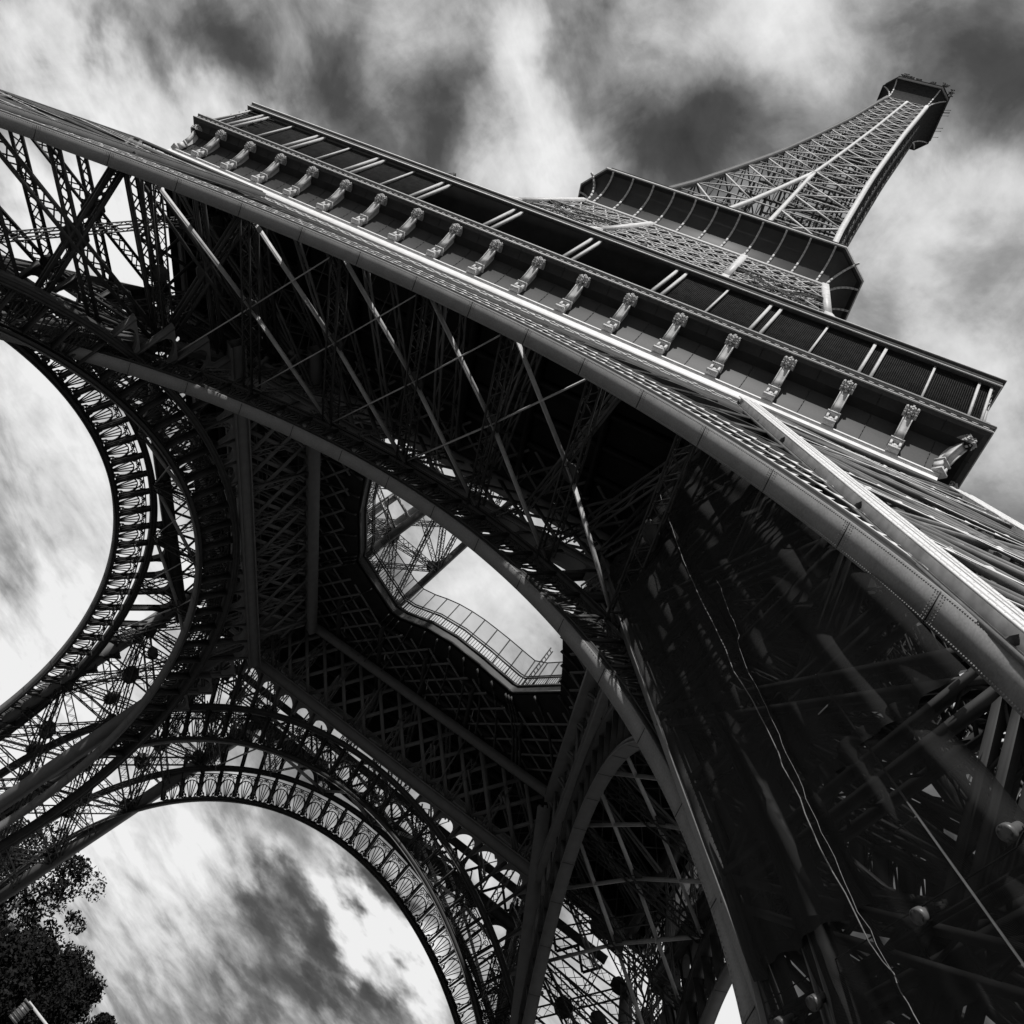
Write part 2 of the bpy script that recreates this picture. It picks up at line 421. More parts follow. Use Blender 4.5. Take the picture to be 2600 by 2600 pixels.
# leg arrises: (ax, bx, ay, by): |x| = ax - bx z, |y| = ay - by z ; order oo, io (inner x), oi (inner y), ii
LEGS = {
 'NR': (1, -1, [(60, .50, 60, .511), (45.3, .452, 60, .511), (60, .50, 45, .50), (45.5, .57, 45.5, .57)]),
 'NL': (-1, -1, [(60, .50, 60, .511), (44.5, .50, 60, .511), (58.5, .50, 44, .50), (43, .50, 43, .50)]),
 'FL': (-1, 1, [(54.67, .50, 66.28, .54), (44, .48, 66.28, .511), (54.67, .541, 48.6, .607), (42.5, .48, 46.5, .56)]),
 'FR': (1, 1, [(60, .53, 66.28, .54), (44.5, .50, 66.28, .511), (60, .53, 47, .54), (44, .50, 46.5, .55)]),
}
def leg_pt(k, a, z):
    sx, sy, L_ = LEGS[k]; ax, bx, ay, by = L_[a]
    return np.array([sx*(ax - bx*z), sy*(ay - by*z), z])
def gusset(mb, c, e1, e2, r, th=.12, n=8): mb.plate(c, e1, e2, r, r, th, n)

def cross_face(mb, a0, a1, b0, b1, zs_a, w=.75, pitch=.8, c=.12, l=.075, mids=True, cross=False, spine=False):
    """lattice X panels between two arrises given as functions of z"""
    nrm_ = nz(np.cross(a1(zs_a[-1]) - a1(zs_a[0]), b1(zs_a[0]) - a1(zs_a[0])))
    for z0, z1 in zip(zs_a[:-1], zs_a[1:]):
        A0, A1, B0, B1 = a0(z0), a0(z1), b0(z0), b0(z1)
        C = (A0 + A1 + B0 + B1)/4
        Am, Bm = (A0 + A1)/2, (B0 + B1)/2
        for p, q in ((A0, B1), (B0, A1)): mb.girder(p, q, w, w*.8, nrm_, pitch, c, l, cross)
        if mids:
            mb.girder(Am, Bm, w*.8, w*.8, nrm_, pitch, c*.9, l, cross)
            gusset(mb, C, Bm - Am, A1 - A0, 1.1, .45)
            if spine: mb.girder((A0 + B0)/2, (A1 + B1)/2, w*.8, w*.8, nrm_, pitch, c*.9, l, cross)
        mb.girder(A1, B1, w, w, nrm_, pitch, c, l, cross)
        for q_, w_ in ((A1, B1), (B1, A1)): gusset(mb, q_ + nz(w_ - q_)*.9, B1 - A1, A1 - A0, .9, .25)

ZL = [4.6, 13.7, 22.8, 31.9, 41.0, 49.8]
for k in LEGS:
    sx, sy, _ = LEGS[k]
    def arris(idx):
        mb = MB()
        for a in idx:
            p, q = leg_pt(k, a, 5.0), leg_pt(k, a, 50.2)
            w_ = .95 if k[0] == 'N' else 1.35
            mb.bar(p, q, w_, w_, (sx, 0, 0))
            for o in ((.55, 0), (-.55, 0), (0, .55), (0, -.55)):      # projecting flange angles of the box arris
                off = np.array([o[0]*sx, o[1]*sy, 0]); mb.bar(p + off, q + off, .16, .3, (sx, 0, 0))
            ax_ = nz(np.cross(q - p, [sx, 0, 0])); t_ = np.linspace(.02, .98, 150)[:, None]   # rivet rows
            for e_ in (-.38, .38):
                r0 = p + (q - p)*t_ + np.array([e_, sy*.50, 0]); mb.bars(r0, r0 + np.array([0, sy*.08, 0]), .06, .06, (1, 0, .1))
        return mb
    leg = build('leg', arris((2, 3)), M_PLATE if k == 'NR' else M_DPLATE, TOWER)  # near right leg painted paler to carry its light
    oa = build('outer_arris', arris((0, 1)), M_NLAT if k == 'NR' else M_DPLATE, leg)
    if k == 'NR':
        for a in (0, 1):
            p, q = leg_pt(k, a, 5.0), leg_pt(k, a, 50.2)
            for e_, w2 in ((-.52, .13), (-.16, .20), (.20, .10), (.50, .13)):
                gv = MB(); gv.bar(p + np.array([e_, -.62, 0]), q + np.array([e_, -.62, 0]), w2, .07, (0, -1, 0))
                t_ = np.linspace(.02, .98, 130)[:, None]; r0 = p + (q - p)*t_ + np.array([e_ + .02, -.655, 0]); gv.bars(r0, r0 + np.array([0, -.02, 0]), .035, .035, (1, 0, .1))
                build('cover_strip', gv, M_TRIM, oa)  # white strips carry the sunlight on this edge as paint
    faces = [(0, 1, 'outer'), (0, 2, 'outer'), (1, 3, 'inner'), (2, 3, 'inner')]
    for (a, b, kind) in faces:
        fm = MB()
        fa = lambda z, a=a: leg_pt(k, a, z); fb = lambda z, b=b: leg_pt(k, b, z)
        cross_face(fm, fa, fa, fb, fb, ZL, *((.95, 1.15, .13, .06) if k in ('FL', 'FR') else (.8, 1.0, .27, .12)))
        near = (k in ('NR', 'NL') and (a, b) == (0, 1))
        lf = build('lattice_face', fm, (M_NLAT if k == 'NR' else M_UPPER) if near else M_LATT, leg)  # near right lattice paler, near left darker: light and shade painted in
        if near:      # rows of little gusset triangles standing on thin horizontals
            lb_ = MB()
            for q_, z in enumerate(np.arange(7, 47, 1.9)):
                P0, P1 = fa(z + (2.6 if q_ % 3 == 1 else 0)) + np.array([0, -.5, 0]), fb(z + (2.6 if q_ % 3 == 2 else 0)) + np.array([0, -.5, 0]); Ln = np.linalg.norm(P1 - P0); e_ = (P1 - P0)/Ln; up_ = nz(fa(z + 1) - fa(z)); up_ = nz(up_ - e_*(up_ @ e_))
                lb_.bar(P0, P1, .045, .045); n_ = int(Ln/1.25); t_ = (np.arange(n_) + .3)[:, None]*1.25
                lb_.quads(np.stack([P0 + e_*t_, P0 + e_*(t_ + .5), P0 + e_*(t_ + .28) + up_*.62, P0 + e_*(t_ + .22) + up_*.62], 1))
            build('lace_strip', lb_, M_TRIM if k == 'NR' else M_CONS, lf)  # pale triangles paint the highlights; near left gets a duller copy
    hm = MB()   # horizontal diaphragms and the sloping lift track inside the leg
    for z in ZL[1:]:
        c4 = [leg_pt(k, a, z) for a in (0, 1, 3, 2)]
        hm.girder(c4[0], c4[2], .7, .6, (0, 0, 1), .9); hm.girder(c4[1], c4[3], .7, .6, (0, 0, 1), .9)
    ctr = lambda z: sum(leg_pt(k, a, z) for a in range(4))/4
    for o in (-1.6, 1.6):
        off = np.array([o*sx*.7, -o*sy*.7, 0])
        hm.girder(ctr(5) + off, ctr(54) + off, .5, .9, (sx, sy, 0), .8, .12, .08)
    if k == 'NR': build('diaphragm', hm, M_LATT, leg)
    pm = MB()   # masonry feet
    for a in range(4):
        p = leg_pt(k, a, 3.0); n4 = [(3.2, GZ - .3), (3.2, 2.4), (2.6, 4.6), (2.2, 5.6)]
        G = [[(p[0] + r*cx, p[1] + r*cy, z) for cx, cy in ((-1, -1), (1, -1), (1, 1), (-1, 1))] for r, z in n4] + [[(p[0], p[1], 5.6)]*4]
        pm.grid(np.array(G), close=True)
    build('pedestal', pm, M_STONE, TOWER)

# ---- ornamental arches
NB = 51; DTH = math.pi/NB
def fan_mesh():
    b = MB(); up = (0, 0, 1); w = .085; dp = .12
    def pl(pts, w=w): b.poly(np.array([(x, y, 0) for x, y in pts]), w, dp, up)
    a = np.linspace(0, math.pi, 15)
    pl([(-1.0*math.cos(t), 1.15 + 1.08*math.sin(t)) for t in a], .11)           # round head
    pl([(-1.0, 1.15), (-.86, .62), (-.62, .3), (-.5, .06)], .1); pl([(1.0, 1.15), (.86, .62), (.62, .3), (.5, .06)], .1)
    for t in (48, 76, 104, 132):
        t = rad(t); pl([(.22*math.cos(t), .05), (1.0*math.cos(t), 1.15 + 1.06*math.sin(t))], .085)
    def spiral(cx, cy, r, s, a0, turns=1.3):
        tt = np.linspace(0, 1, 13); ang = a0 + s*tt*turns*2*math.pi; rr = r*(1 - .7*tt)
        pl([(cx + q*math.cos(g_), cy + q*math.sin(g_)) for q, g_ in zip(rr, ang)], .08)
    for s in (-1, 1):
        spiral(s*.80, .33, .25, s, math.pi/2); spiral(s*.74, 2.52, .30, -s, -math.pi/2); spiral(s*.22, 2.66, .22, s, math.pi/2)
        pl([(s*1.04, 1.3), (s*1.04, 2.9)], .1); pl([(s*.96, .9), (s*1.06, .1)], .08); pl([(s*1.0, 1.7), (s*.62, 2.2)], .08)
    pl([(-1.06, .05), (1.06, .05)], .14); pl([(-1.06, 2.92), (1.06, 2.92)], .12)
    return b.mesh('fan_panel', M_LATT)
FAN = fan_mesh()
RING = 3.4
def leg_inner(side, inner, z):
    if side in 'NF': return 44.4 - .48*z if side == 'F' else 44.6 - .47*z
    return (48.6 - .607*z) if side == 'L' else 45.5 - .55*z
def arch(side, inner):
    par = (INN if inner else OUT)[side]; Y, t, R, Rz, zc = par
    a0 = math.asin(max(-1, (5.0 - zc)/Rz)); ths = np.linspace(a0, math.pi - a0, 121)
    near = side == 'N' and not inner
    mb = MB(); sweep(mb, side, par, ths, rect(0, .10, 0, 1.05))
    if True:                                                                        # rivets along both soffit edges
        n = 900 if near else 420
        tr = np.linspace(.25, math.pi - .25, n)
        for d in (.07, .98):
            p = arc(side, par, tr, -.015, d); q = arc(side, par, tr, .05, d)
            mb.bars(p, q, .06, .06, (1, .2, .3))
        for tj in np.arange(.3, math.pi - .3, DTH*2):                               # butt straps
            for dt in (-.006, -.003, .003, .006):
                dd = np.linspace(.14, .92, 9); mb.bars(arc(side, par, tj + dt, -.012, dd), arc(side, par, tj + dt, .05, dd), .045, .045, (1, .2, .3))
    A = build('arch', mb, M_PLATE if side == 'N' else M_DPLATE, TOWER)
    for tj in np.arange(.3, math.pi - .3, DTH*2): p = arc(side, par, tj + .0005, -.006, np.array([.02, 1.03])); jb = MB(); jb.bar(p[0], p[1], .05, .02); build('joint', jb, M_IRON, A)
    wb = MB()
    sweep(wb, side, par, ths, rect(.10, .45, .02, .10)); sweep(wb, side, par, ths, rect(.10, .45, .80, .88))
    sweep(wb, side, par, ths, rect(.45, .53, -.06, .40)); sweep(wb, side, par, ths, rect(RING, RING + .14, -.06, .95)); sweep(wb, side, par, ths, rect(RING + .14, RING + .5, .02, .12))
    sweep(wb, side, par, ths, rect(RING + .14, RING + .5, .8, .9)); sweep(wb, side, par, ths, rect(RING + .5, RING + .6, -.06, .95))
    lim = lambda th: abs((R + RING)*math.cos(th)) < leg_inner(side, inner, zc + (Rz + RING)*math.sin(th)) + 1.6
    posts = [k*DTH for k in range(1, NB) if lim(k*DTH)]
    pt = np.array(posts)
    rdir = arc(side, par, pt, RING, .4) - arc(side, par, pt, .6, .4); tang = arc(side, par, pt + .01, 1.5, .4) - arc(side, par, pt - .01, 1.5, .4)
    wb.bars(arc(side, par, pt, .6, .42), arc(side, par, pt, RING, .42), .8, .10, tang)
    wb.bars(arc(side, par, pt, .6, .0), arc(side, par, pt, RING, .0), .06, .24, tang)
    build('arch_ring', wb, M_IRON if near else M_LATT, A)  # near ring painted darker, as shade behind the pale lace
    if near:
        for r_, st in ((.62, .010), (1.7, .013), (2.75, .012)):
            tt_ = np.arange(.25, math.pi - .25, st*1.9)
            wb2 = MB(); wb2.quads(np.stack([arc(side, par, tt_, r_, -.09), arc(side, par, tt_ + st, r_, -.09), arc(side, par, tt_ + st*.55, r_ + .36, -.09), arc(side, par, tt_ + st*.45, r_ + .36, -.09)], 1))
            sweep(wb2, side, par, ths, rect(r_ - .05, r_, -.10, -.04)); build('lace_strip', wb2, M_TRIM, A)  # near lace painted white for its sunlit sparkle
    for k in range(NB):                                                             # fretwork fan panels
        th = (k + .5)*DTH
        if not (lim(th - DTH*.4) and lim(th + DTH*.4)): continue
        p = arc(side, par, th, .5, .12); e1 = nz(arc(side, par, th - .01, .7, .12) - arc(side, par, th + .01, .7, .12)); e2 = nz(arc(side, par, th, 2, .12) - p); e3 = np.cross(e1, e2)
        o = link('fan_panel', FAN, A); mm = Matrix.Identity(4)
        sc = (RING - .5)/2.95
        for i in range(3): mm[i][0] = e1[i]*.99; mm[i][1] = e2[i]*sc; mm[i][2] = e3[i]; mm[i][3] = p[i]
        o.matrix_basis = mm
    # spandrel: tall round-headed openings up to the girder
    zt = zc + Rz + RING + .75
    sb = MB()
    hw = leg_inner(side, inner, zt) + 1.5
    for lo, hi, d0, d1 in ((zt, zt + .12, -.08, 1.3), (zt + .12, zt + 1.1, .0, .12), (zt + .12, zt + 1.1, 1.1, 1.2), (zt + 1.1, zt + 1.22, -.08, 1.3)):
        c = [plane(side, par, np.array([-hw, hw]), z, d) for z, d in ((lo, d0), (lo, d1), (hi, d1), (hi, d0))]
        sb.grid(np.stack(c, 1), close=True)
        
    def pos(th, z): # point on radial line th at height z (in the facade plane)
        return (R + (z - zc)/math.sin(th) - Rz)*math.cos(th)
    for k in range(NB):
        t0, t1 = k*DTH, (k + 1)*DTH
        tm = (t0 + t1)/2
        zr = zc + (Rz + RING + .6)*math.sin(tm)
        if zr < 8 or tm < .3 or tm > math.pi - .3: continue
        um = pos(tm, (zr + zt)/2)
        if abs((R + RING)*math.cos(tm)) > leg_inner(side, inner, zr) - .3: continue
        zlim = zt
        # the opening stops at the leg where the radial line meets it
        for z in np.arange(zr, zt, .25):
            if abs(pos(tm, z)) > leg_inner(side, inner, z) - .2: zlim = z; break
        if zlim - zr < .5: continue
        for tt in (t0, t1):
            za = zc + (Rz + RING + .55)*math.sin(tt)
            p = plane(side, par, pos(tt, za), za, np.array([.05, .75])); q = plane(side, par, pos(tt, zlim), zlim, np.array([.05, .75]))
            sb.bars(p, q, .26, .08, S(side, 0, 1, 0)); sb.bar((p[0] + p[1])/2, (q[0] + q[1])/2, .06, .7, S(side, 0, 1, 0))
        h = min(1.25, zlim - zr - .1); zs = zlim - h - .15
        if zs > zr - .5:
            f = np.linspace(0, 1, 13); zarc = zs + h*np.sqrt(np.clip(1 - (2*f - 1)**2, 0, 1))
            lowu = [pos(t0 + (t1 - t0)*(.06 + .88*q), z) for q, z in zip(f, zarc)]; hiu = [pos(t0 + (t1 - t0)*(.06 + .88*q), zlim) for q in f]
            for d in (.06, .7):
                lo_ = plane(side, par, np.array(lowu), zarc, d); hi_ = plane(side, par, np.array(hiu), zlim, d); sb.grid(np.stack([lo_, hi_], 1))
            a_, b_ = plane(side, par, np.array(lowu), zarc, .06), plane(side, par, np.array(lowu), zarc, .7); sb.grid(np.stack([a_, b_], 1))
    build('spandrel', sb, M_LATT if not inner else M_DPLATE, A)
    return zt
ZT = {}
for sd_ in 'NFLR':
    ZT[sd_, 0] = arch(sd_, False); ZT[sd_, 1] = arch(sd_, True)

# ---- lattice girders between arch and first floor
for sd_ in 'NFLR':
    for inner in (0, 1):
        par = (INN if inner else OUT)[sd_]; z0 = ZT[sd_, inner] + 1.2; z1 = 51.0 if not inner else ZT[sd_, 1] + 6.8
        if z1 - z0 < 1: continue
        hw = leg_inner(sd_, inner, z0) - .2 if inner else (33 if sd_ == 'N' else 30.5)
        gb = MB(); H = z1 - z0; p = 2.95 if inner else (2.6 if sd_ == 'N' else 3.4)
        us = np.arange(-hw - H, hw + H, p)
        for s in (1, -1):
            a = us.copy(); b = us + s*H*.98
            # clip to +-hw
            za = np.full_like(a, z0); zb = np.full_like(b, z1)
            for A_, Z_, B_, Y_ in ((a, za, b, zb), (b, zb, a, za)):
                for lim_ in (-hw, hw):
                    out = (A_ < lim_) if lim_ < 0 else (A_ > lim_)
                    ok = out & (np.abs(B_ - A_) > 1e-6)
                    t_ = np.where(ok, (lim_ - A_)/np.where(ok, B_ - A_, 1), 0); t_ = np.clip(t_, 0, 1)
                    Z_ += t_*(Y_ - Z_); A_ += t_*(B_ - A_)
            ok = np.abs(b - a) > .3
            P = plane(sd_, par, a[ok], za[ok], .15 + .1*s); Q = plane(sd_, par, b[ok], zb[ok], .15 + .1*s)
            nrm_ = plane(sd_, par, 0, 40, -1) - plane(sd_, par, 0, 40, 0)
            gb.bars(P, Q, .42 if inner else (.12 if sd_ == 'N' else .3), .09, nrm_)
            if inner:
                pass
        for z, dd in ((z1, 0),):
            c = [plane(sd_, par, np.array([-hw, hw]), z + o, d) for o, d in (((0, -.1), (0, 1.3), (.9, 1.3), (.9, -.1)) if inner else ((0, .45), (0, 1.5), (.85, 1.5), (.85, .45)))]
            gb.grid(np.stack(c, 1), close=True)
        if inner:      # verticals every four lattice steps, and the light second plane of struts behind
            uu = np.arange(-hw + 2, hw, 11.8)
            gb.bars(plane(sd_, par, uu, z0, .5), plane(sd_, par, uu, z1, .5), .12, .3, S(sd_, 0, 1, 0))
        elif sd_ == 'N':
            n = int(2*hw/1.15); uu = np.linspace(-hw, hw, n)
            for zz_ in np.arange(z0 + .5, z1, .95):                            # rows of little gusset triangles on thin chords
                c = plane(sd_, par, np.array([-hw, hw]), zz_, -.05); gb.bar(c[0], c[1], .07, .07)
                T = np.stack([plane(sd_, par, uu, zz_ - .02, -.12), plane(sd_, par, uu + .5, zz_ - .02, -.12), plane(sd_, par, uu + .27, zz_ + .34, -.12), plane(sd_, par, uu + .23, zz_ + .34, -.12)], 1); gb.quads(T)
        build('girder', gb, M_TRIM if (sd_ == 'N' and not inner) else M_DPLATE if inner else M_LATT, TOWER)  # near outer girder painted white for sunlit sparkle

# ---- bracing between the backs of the outer and inner arch
for sd_ in 'NFLR':
    po, pi_ = OUT[sd_], INN[sd_]
    fo = lambda th: arc(sd_, po, th, RING + .5, 1.0); fi = lambda th: arc(sd_, pi_, th, RING + .5, 0)
    DP = 10.3
    for q in range(-3, 4):
        ph = DP*q; th = rad(90 - ph); o, i = fo(th), fi(th); mid = (o + i)/2; up = nz(mid - np.array([0, 0, 5.]))
        e = nz(fo(th + .02) - fo(th - .02))
        for s_ in (1, -1):
            if abs(q + s_) > 3 or abs(q - s_) > 3 or (sd_ == 'N' and q == 2 and s_ < 0): continue
            a, b = fo(rad(90 - ph + DP*s_)), fi(rad(90 - ph - DP*s_))
            dm = MB(); au = (0, 0, 1); dm.bars([a, mid], [mid, b], .07, .36, au); dm.bars([a - np.array([0, 0, .19]), mid - np.array([0, 0, .19])], [mid - np.array([0, 0, .19]), b - np.array([0, 0, .19])], .10, .05, au)
            build('soffit_brace', dm, M_BRACE, TOWER)
        t_ = MB(); t_.girder(o, i, .95, .95, (0, 0, 1), .95, .12, .075)
        st = build('transverse_strut', t_, M_LATT, TOWER)
        gm = MB(); gm.plate(mid, e, i - o, .8, .8, .14, 8); build('gusset_plate', gm, M_LATT, st)
    fl = MB()   # deep floor frames above
    for u in np.arange(-30, 31, 7.5):
        a = plane(sd_, po, u, 51.5, 1); b = plane(sd_, pi_, u*.62, 52.5, 0)
        fl.girder(a, b, .5, 3.0, (0, 0, 1), 2.4, .18, .12)
        fl.girder(fo(math.acos(max(-1, min(1, u/42)))), a, .6, .6, (0, 1, 0), .9, .1, .07)
        fl.girder(fi(math.acos(max(-1, min(1, u*.62/42)))), b, .6, .6, (0, 1, 0), .9, .1, .07)
    build('floor_frame', fl, M_DPLATE, TOWER)

# ---- first floor deck with its central opening
VOID = [(-11.2, -9.2), (-11.3, -4), (-11.9, 1.5), (-11.5, 7.8), (-11.7, 9.1), (-6.3, 13.9), (-4.86, 13.96), (-1.2, 12.75), (2.2, 12.5), (6.0, 13.1), (9.8, 14.0), (10.5, 13.9),
        (15.4, 9.0), (14.7, 4.5), (13.9, .8), (14.6, -4), (15.0, -9.2), (10.0, -14), (2, -13.2), (-6.3, -14)]
VOID = np.array(VOID)
def deck_mesh():
    import bmesh
    bm = bmesh.new()
    out = np.array([(-34.8, -34.8), (34.8, -34.8), (34.8, 34.8), (-34.8, 34.8)])
    def loop(pts, z):
        vs = [bm.verts.new((x, y, z)) for x, y in pts]
        return [bm.edges.new((vs[i], vs[(i + 1) % len(vs)])) for i in range(len(vs))], vs
    for z in (55.9, 57.0):
        e1, _ = loop(out, z); e2, _ = loop(VOID, z)
        bmesh.ops.triangle_fill(bm, use_beauty=True, edges=e1 + e2)
    me = bpy.data.meshes.new('deck'); bm.to_mesh(me); bm.free(); me.materials.append(M_DECK); return me
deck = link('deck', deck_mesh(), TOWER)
fb = MB(); V3 = lambda z, P=VOID: np.column_stack([P, np.full(len(P), z)])
fb.grid(np.stack([V3(56.3), V3(57.25)], 0), close=True)
fb.poly(V3(57.25), .3, .16, closed=True); fb.poly(V3(56.25), .25, .2, closed=True)
build('opening_fascia', fb, M_LATT, deck)
# deck beams, and curved brackets reaching to the opening
db = MB()
for y in np.arange(-32, 33, 3.2):
    for x0, x1 in ((-33, -13.5), (17, 33)) if abs(y) < 14.5 else ((-33, 33),):
        db.bar((x0, y, 55.5), (x1, y, 55.5), .3, .7)
for x in np.arange(-32, 33, 6.4):
    for y0, y1 in ((-33, -15.5), (15.5, 33)) if -13 < x < 17 else ((-33, 33),): db.bar((x, y0, 55.0), (x, y1, 55.0), .3, 1.4)
build('deck_beam', db, M_IRON, deck)
for i in range(0, len(VOID)):
    a = VOID[i]; b = VOID[(i + 1) % len(VOID)]
    for f in (0., .5):
        p = a + (b - a)*f; out = p/np.linalg.norm(p)
        tt = np.linspace(0, 1, 7); cb_ = MB()
        cb_.poly([(p[0] + out[0]*6.5*s_, p[1] + out[1]*6.5*s_, 55.6 - 3.0*s_**2) for s_ in tt], .12, .3)
        build('opening_bracket', cb_, M_LATT, deck)
def inside(p, P):
    c = False; n = len(P)
    for i in range(n):
        (x0, y0), (x1, y1) = P[i], P[i - 1]
        if (y0 > p[1]) != (y1 > p[1]) and p[0] < (x1 - x0)*(p[1] - y0)/(y1 - y0) + x0: c = not c
    return c
V2 = VOID*1.10; ul_ = MB()
for dx, dy in ((1, 1), (1, -1)):
    for c0 in np.arange(-44, 45, 2.9):
        pa, pb = [], []
        for t in np.arange(-24, 24, .5):
            p = np.array([t, (c0 + t) if dy > 0 else (c0 - t)]); q = p + np.array([.5, .5*dy]); m_ = (p + q)/2
            if -16.6 < m_[0] < 18 and -19 < m_[1] < 22.5 and not inside(m_, V2): pa.append((p[0], p[1], 54.9 + .08*dy)); pb.append((q[0], q[1], 54.9 + .08*dy))
        ul_.bars(pa, pb, .26, .1, (0, 0, 1), caps=False)
build('deck_lattice', ul_, M_DPLATE, deck)
# railing round the opening
def resample(P, step):
    P = np.vstack([P, P[:1]]); d = np.r_[0, np.cumsum(np.linalg.norm(np.diff(P, axis=0), axis=1))]; n = int(d[-1]/step); t = np.linspace(0, d[-1], n, endpoint=False)
    return np.column_stack([np.interp(t, d, P[:, 0]), np.interp(t, d, P[:, 1])])
rb = MB(); P = resample(VOID, .32)
rb.bars(np.column_stack([P, np.full(len(P), 57.3)]), np.column_stack([P, np.full(len(P), 58.6)]), .07, .07)
for z, w_ in ((57.45, .1), (58.6, .14), (58.9, .1)): rb.poly(V3(z), w_, w_, closed=True)
rail = build('opening_railing', rb, M_LATT, deck)
PP = resample(VOID, 1.75); inn = PP*1.035
fr = MB()
for i in range(len(PP)):
    a, b = inn[i], inn[(i + 1) % len(PP)]
    if PP[i][1] < 3: continue
    lo, hi = 58.9, 61.6
    ta = a*.985; tb = b*.985
    fr.bar((a[0], a[1], 57.2), (ta[0], ta[1], hi), .1, .1); fr.bar((ta[0], ta[1], hi), (tb[0], tb[1], hi), .09, .09)
    gl = MB(); gl.quads([[(a[0], a[1], lo), (b[0], b[1], lo), (tb[0], tb[1], hi), (ta[0], ta[1], hi)]]); build('glass_pane', gl, M_GLASS, deck)
build('screen_frame', fr, M_LATT, deck)
lb = MB()
lp = np.array([(10.6, 14.3), (10.9, 14.7)])
for (x, y) in lp: lb.bar((x, y, 57), (x, y - .2, 64.2), .12, .12)
for z in np.arange(58, 64.2, .6): lb.bar((lp[0][0], lp[0][1], z), (lp[1][0], lp[1][1], z), .07, .07)
build('signal_mast', lb, M_LATT, deck)

# ---- frieze, coves, consoles, gallery
VF = 33.6
def ring_box(mb, v0, v1, z0, z1, u0=None):
    """square ring round the tower with mitred corners"""
    prof = [(v0, z0), (v1, z0), (v1, z1), (v0, z1)]
    G = np.array([[(sx*v, sy*v, z) for v, z in prof] for sx, sy in ((-1, -1), (1, -1), (1, 1), (-1, 1), (-1, -1))])
    mb.grid(G, close=True)
def side_strip(mb, side, prof, ins=0.0, n=2):
    """profile (v,z) swept along one facade with mitred ends"""
    f = np.linspace(-1, 1, n)
    G = np.stack([S(side, f*(v - ins), v, z) for v, z in prof], 1); mb.grid(G)
for sd_ in 'NRFL':
    b = MB()
    side_strip(b, sd_, [(32.6, 51.75), (VF + .2, 51.75), (VF + .2, 52.45), (VF - .1, 52.47), (VF - .1, 52.75), (VF + .22, 52.78), (VF + .22, 52.92), (VF - .1, 52.95)])
    u = np.arange(-33, 33.1, .46)
    b.bars(S(sd_, u, VF + .02, 52.62), S(sd_, u + .16, VF + .02, 52.62), .10, .1)
    fz = build('frieze', b, M_TRIM, TOWER); b = MB(); side_strip(b, sd_, [(33.0, 50.8), (33.1, 51.95)]); build('frieze_backing', b, M_IRON, fz)
    c = MB(); ph = np.linspace(0, math.pi/2, 15)
    prof = [(VF - .1 + 1.62*(1 - math.cos(t)), 52.93 + 3.93*math.sin(t)) for t in ph] + [(35.2, 56.87)]
    side_strip(c, sd_, prof, n=73)
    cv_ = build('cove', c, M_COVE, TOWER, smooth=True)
    for i in range(18):
        uc = -34.9 + (i + .5)*3.8778; sm = MB(); sm.poly(S(sd_, uc, [p_[0] + .012 for p_ in prof], [p_[1] for p_ in prof]), .05, .03); build('seam', sm, M_IRON, cv_)
    k = MB()
    side_strip(k, sd_, [(34.6, 56.86), (35.42, 56.86), (35.46, 57.0), (35.40, 57.06), (35.40, 57.45), (35.52, 57.5), (35.52, 57.68), (34.6, 57.7)])
    kc = build('gallery_cornice', k, M_DARKTRIM, TOWER)
    k = MB()
    for v_, z_, h_ in ((35.47, 56.95, .13), (35.54, 57.6, .09)):
        e = S(sd_, np.array([-v_, v_]), v_, z_); k.bar(e[0], e[1], .08, h_)
    u = np.arange(-35.2, 35.2, .62); k.bars(S(sd_, u, 35.43, 57.28), S(sd_, u + .34, 35.43, 57.28), .05, .08)
    build('cornice_bead', k, M_CONS, kc)  # paler than the cornice: highlights painted along its edges
    k = MB(); u = np.arange(-35, 35, .36)
    k.bars(S(sd_, u, 35.25, 57.7), S(sd_, u, 35.25, 58.15), .12, .10); k.bars(S(sd_, u, 35.25, 58.0), S(sd_, u + .3, 35.25, 57.75), .06, .06)
    e = S(sd_, np.array([-35.2, 35.2]), 35.25, 58.2); k.bar(e[0], e[1], .1, .1)
    build('balustrade', k, M_DPLATE, TOWER)

def console_mesh():
    b = MB()   # local frame: x along, -y outwards, origin at frieze line z=52
    def blk(w, v0, v1, z0, z1): b.bars([(0, -v0, (z0 + z1)/2)], [(0, -v1, (z0 + z1)/2)], w, z1 - z0)
    blk(.72, 0, .62, -.35, -.05); blk(.60, 0, .50, -.05, .15)
    for s in (-1, 1): b.bars([(s*.26, -.02, .6)], [(s*.26, -.52, .6)], .14, .92)      # niche cheeks
    blk(.40, 0, .36, .14, 1.06); b.bars([(0, -.36, .45)], [(0, -.47, .45)], .16, .5)
    blk(.66, 0, .55, 1.06, 1.22); blk(.80, 0, .62, 1.22, 1.40)
    # strut, slightly tapering outwards, with a raised edge either side
    pts = np.array([(0, -.42, 1.4), (0, -.62, 2.3), (0, -.92, 3.2), (0, -1.12, 3.8)])
    b.prism(pts, .50, .34, (0, -1, 0))
    for s in (-1, 1): b.prism(pts + np.array([s*.25, -.03, 0]), .07, .42, (0, -1, 0))
    # web back to the cove
    b.quads([[(0.2, .1, 0), (0.2, -.5, 1.4), (0.2, -1.1, 3.8), (0.2, -.3, 4.3)], [(-0.2, .1, 0), (-0.2, -.5, 1.4), (-0.2, -1.1, 3.8), (-0.2, -.3, 4.3)]])
    return b.mesh('console', M_CONS)
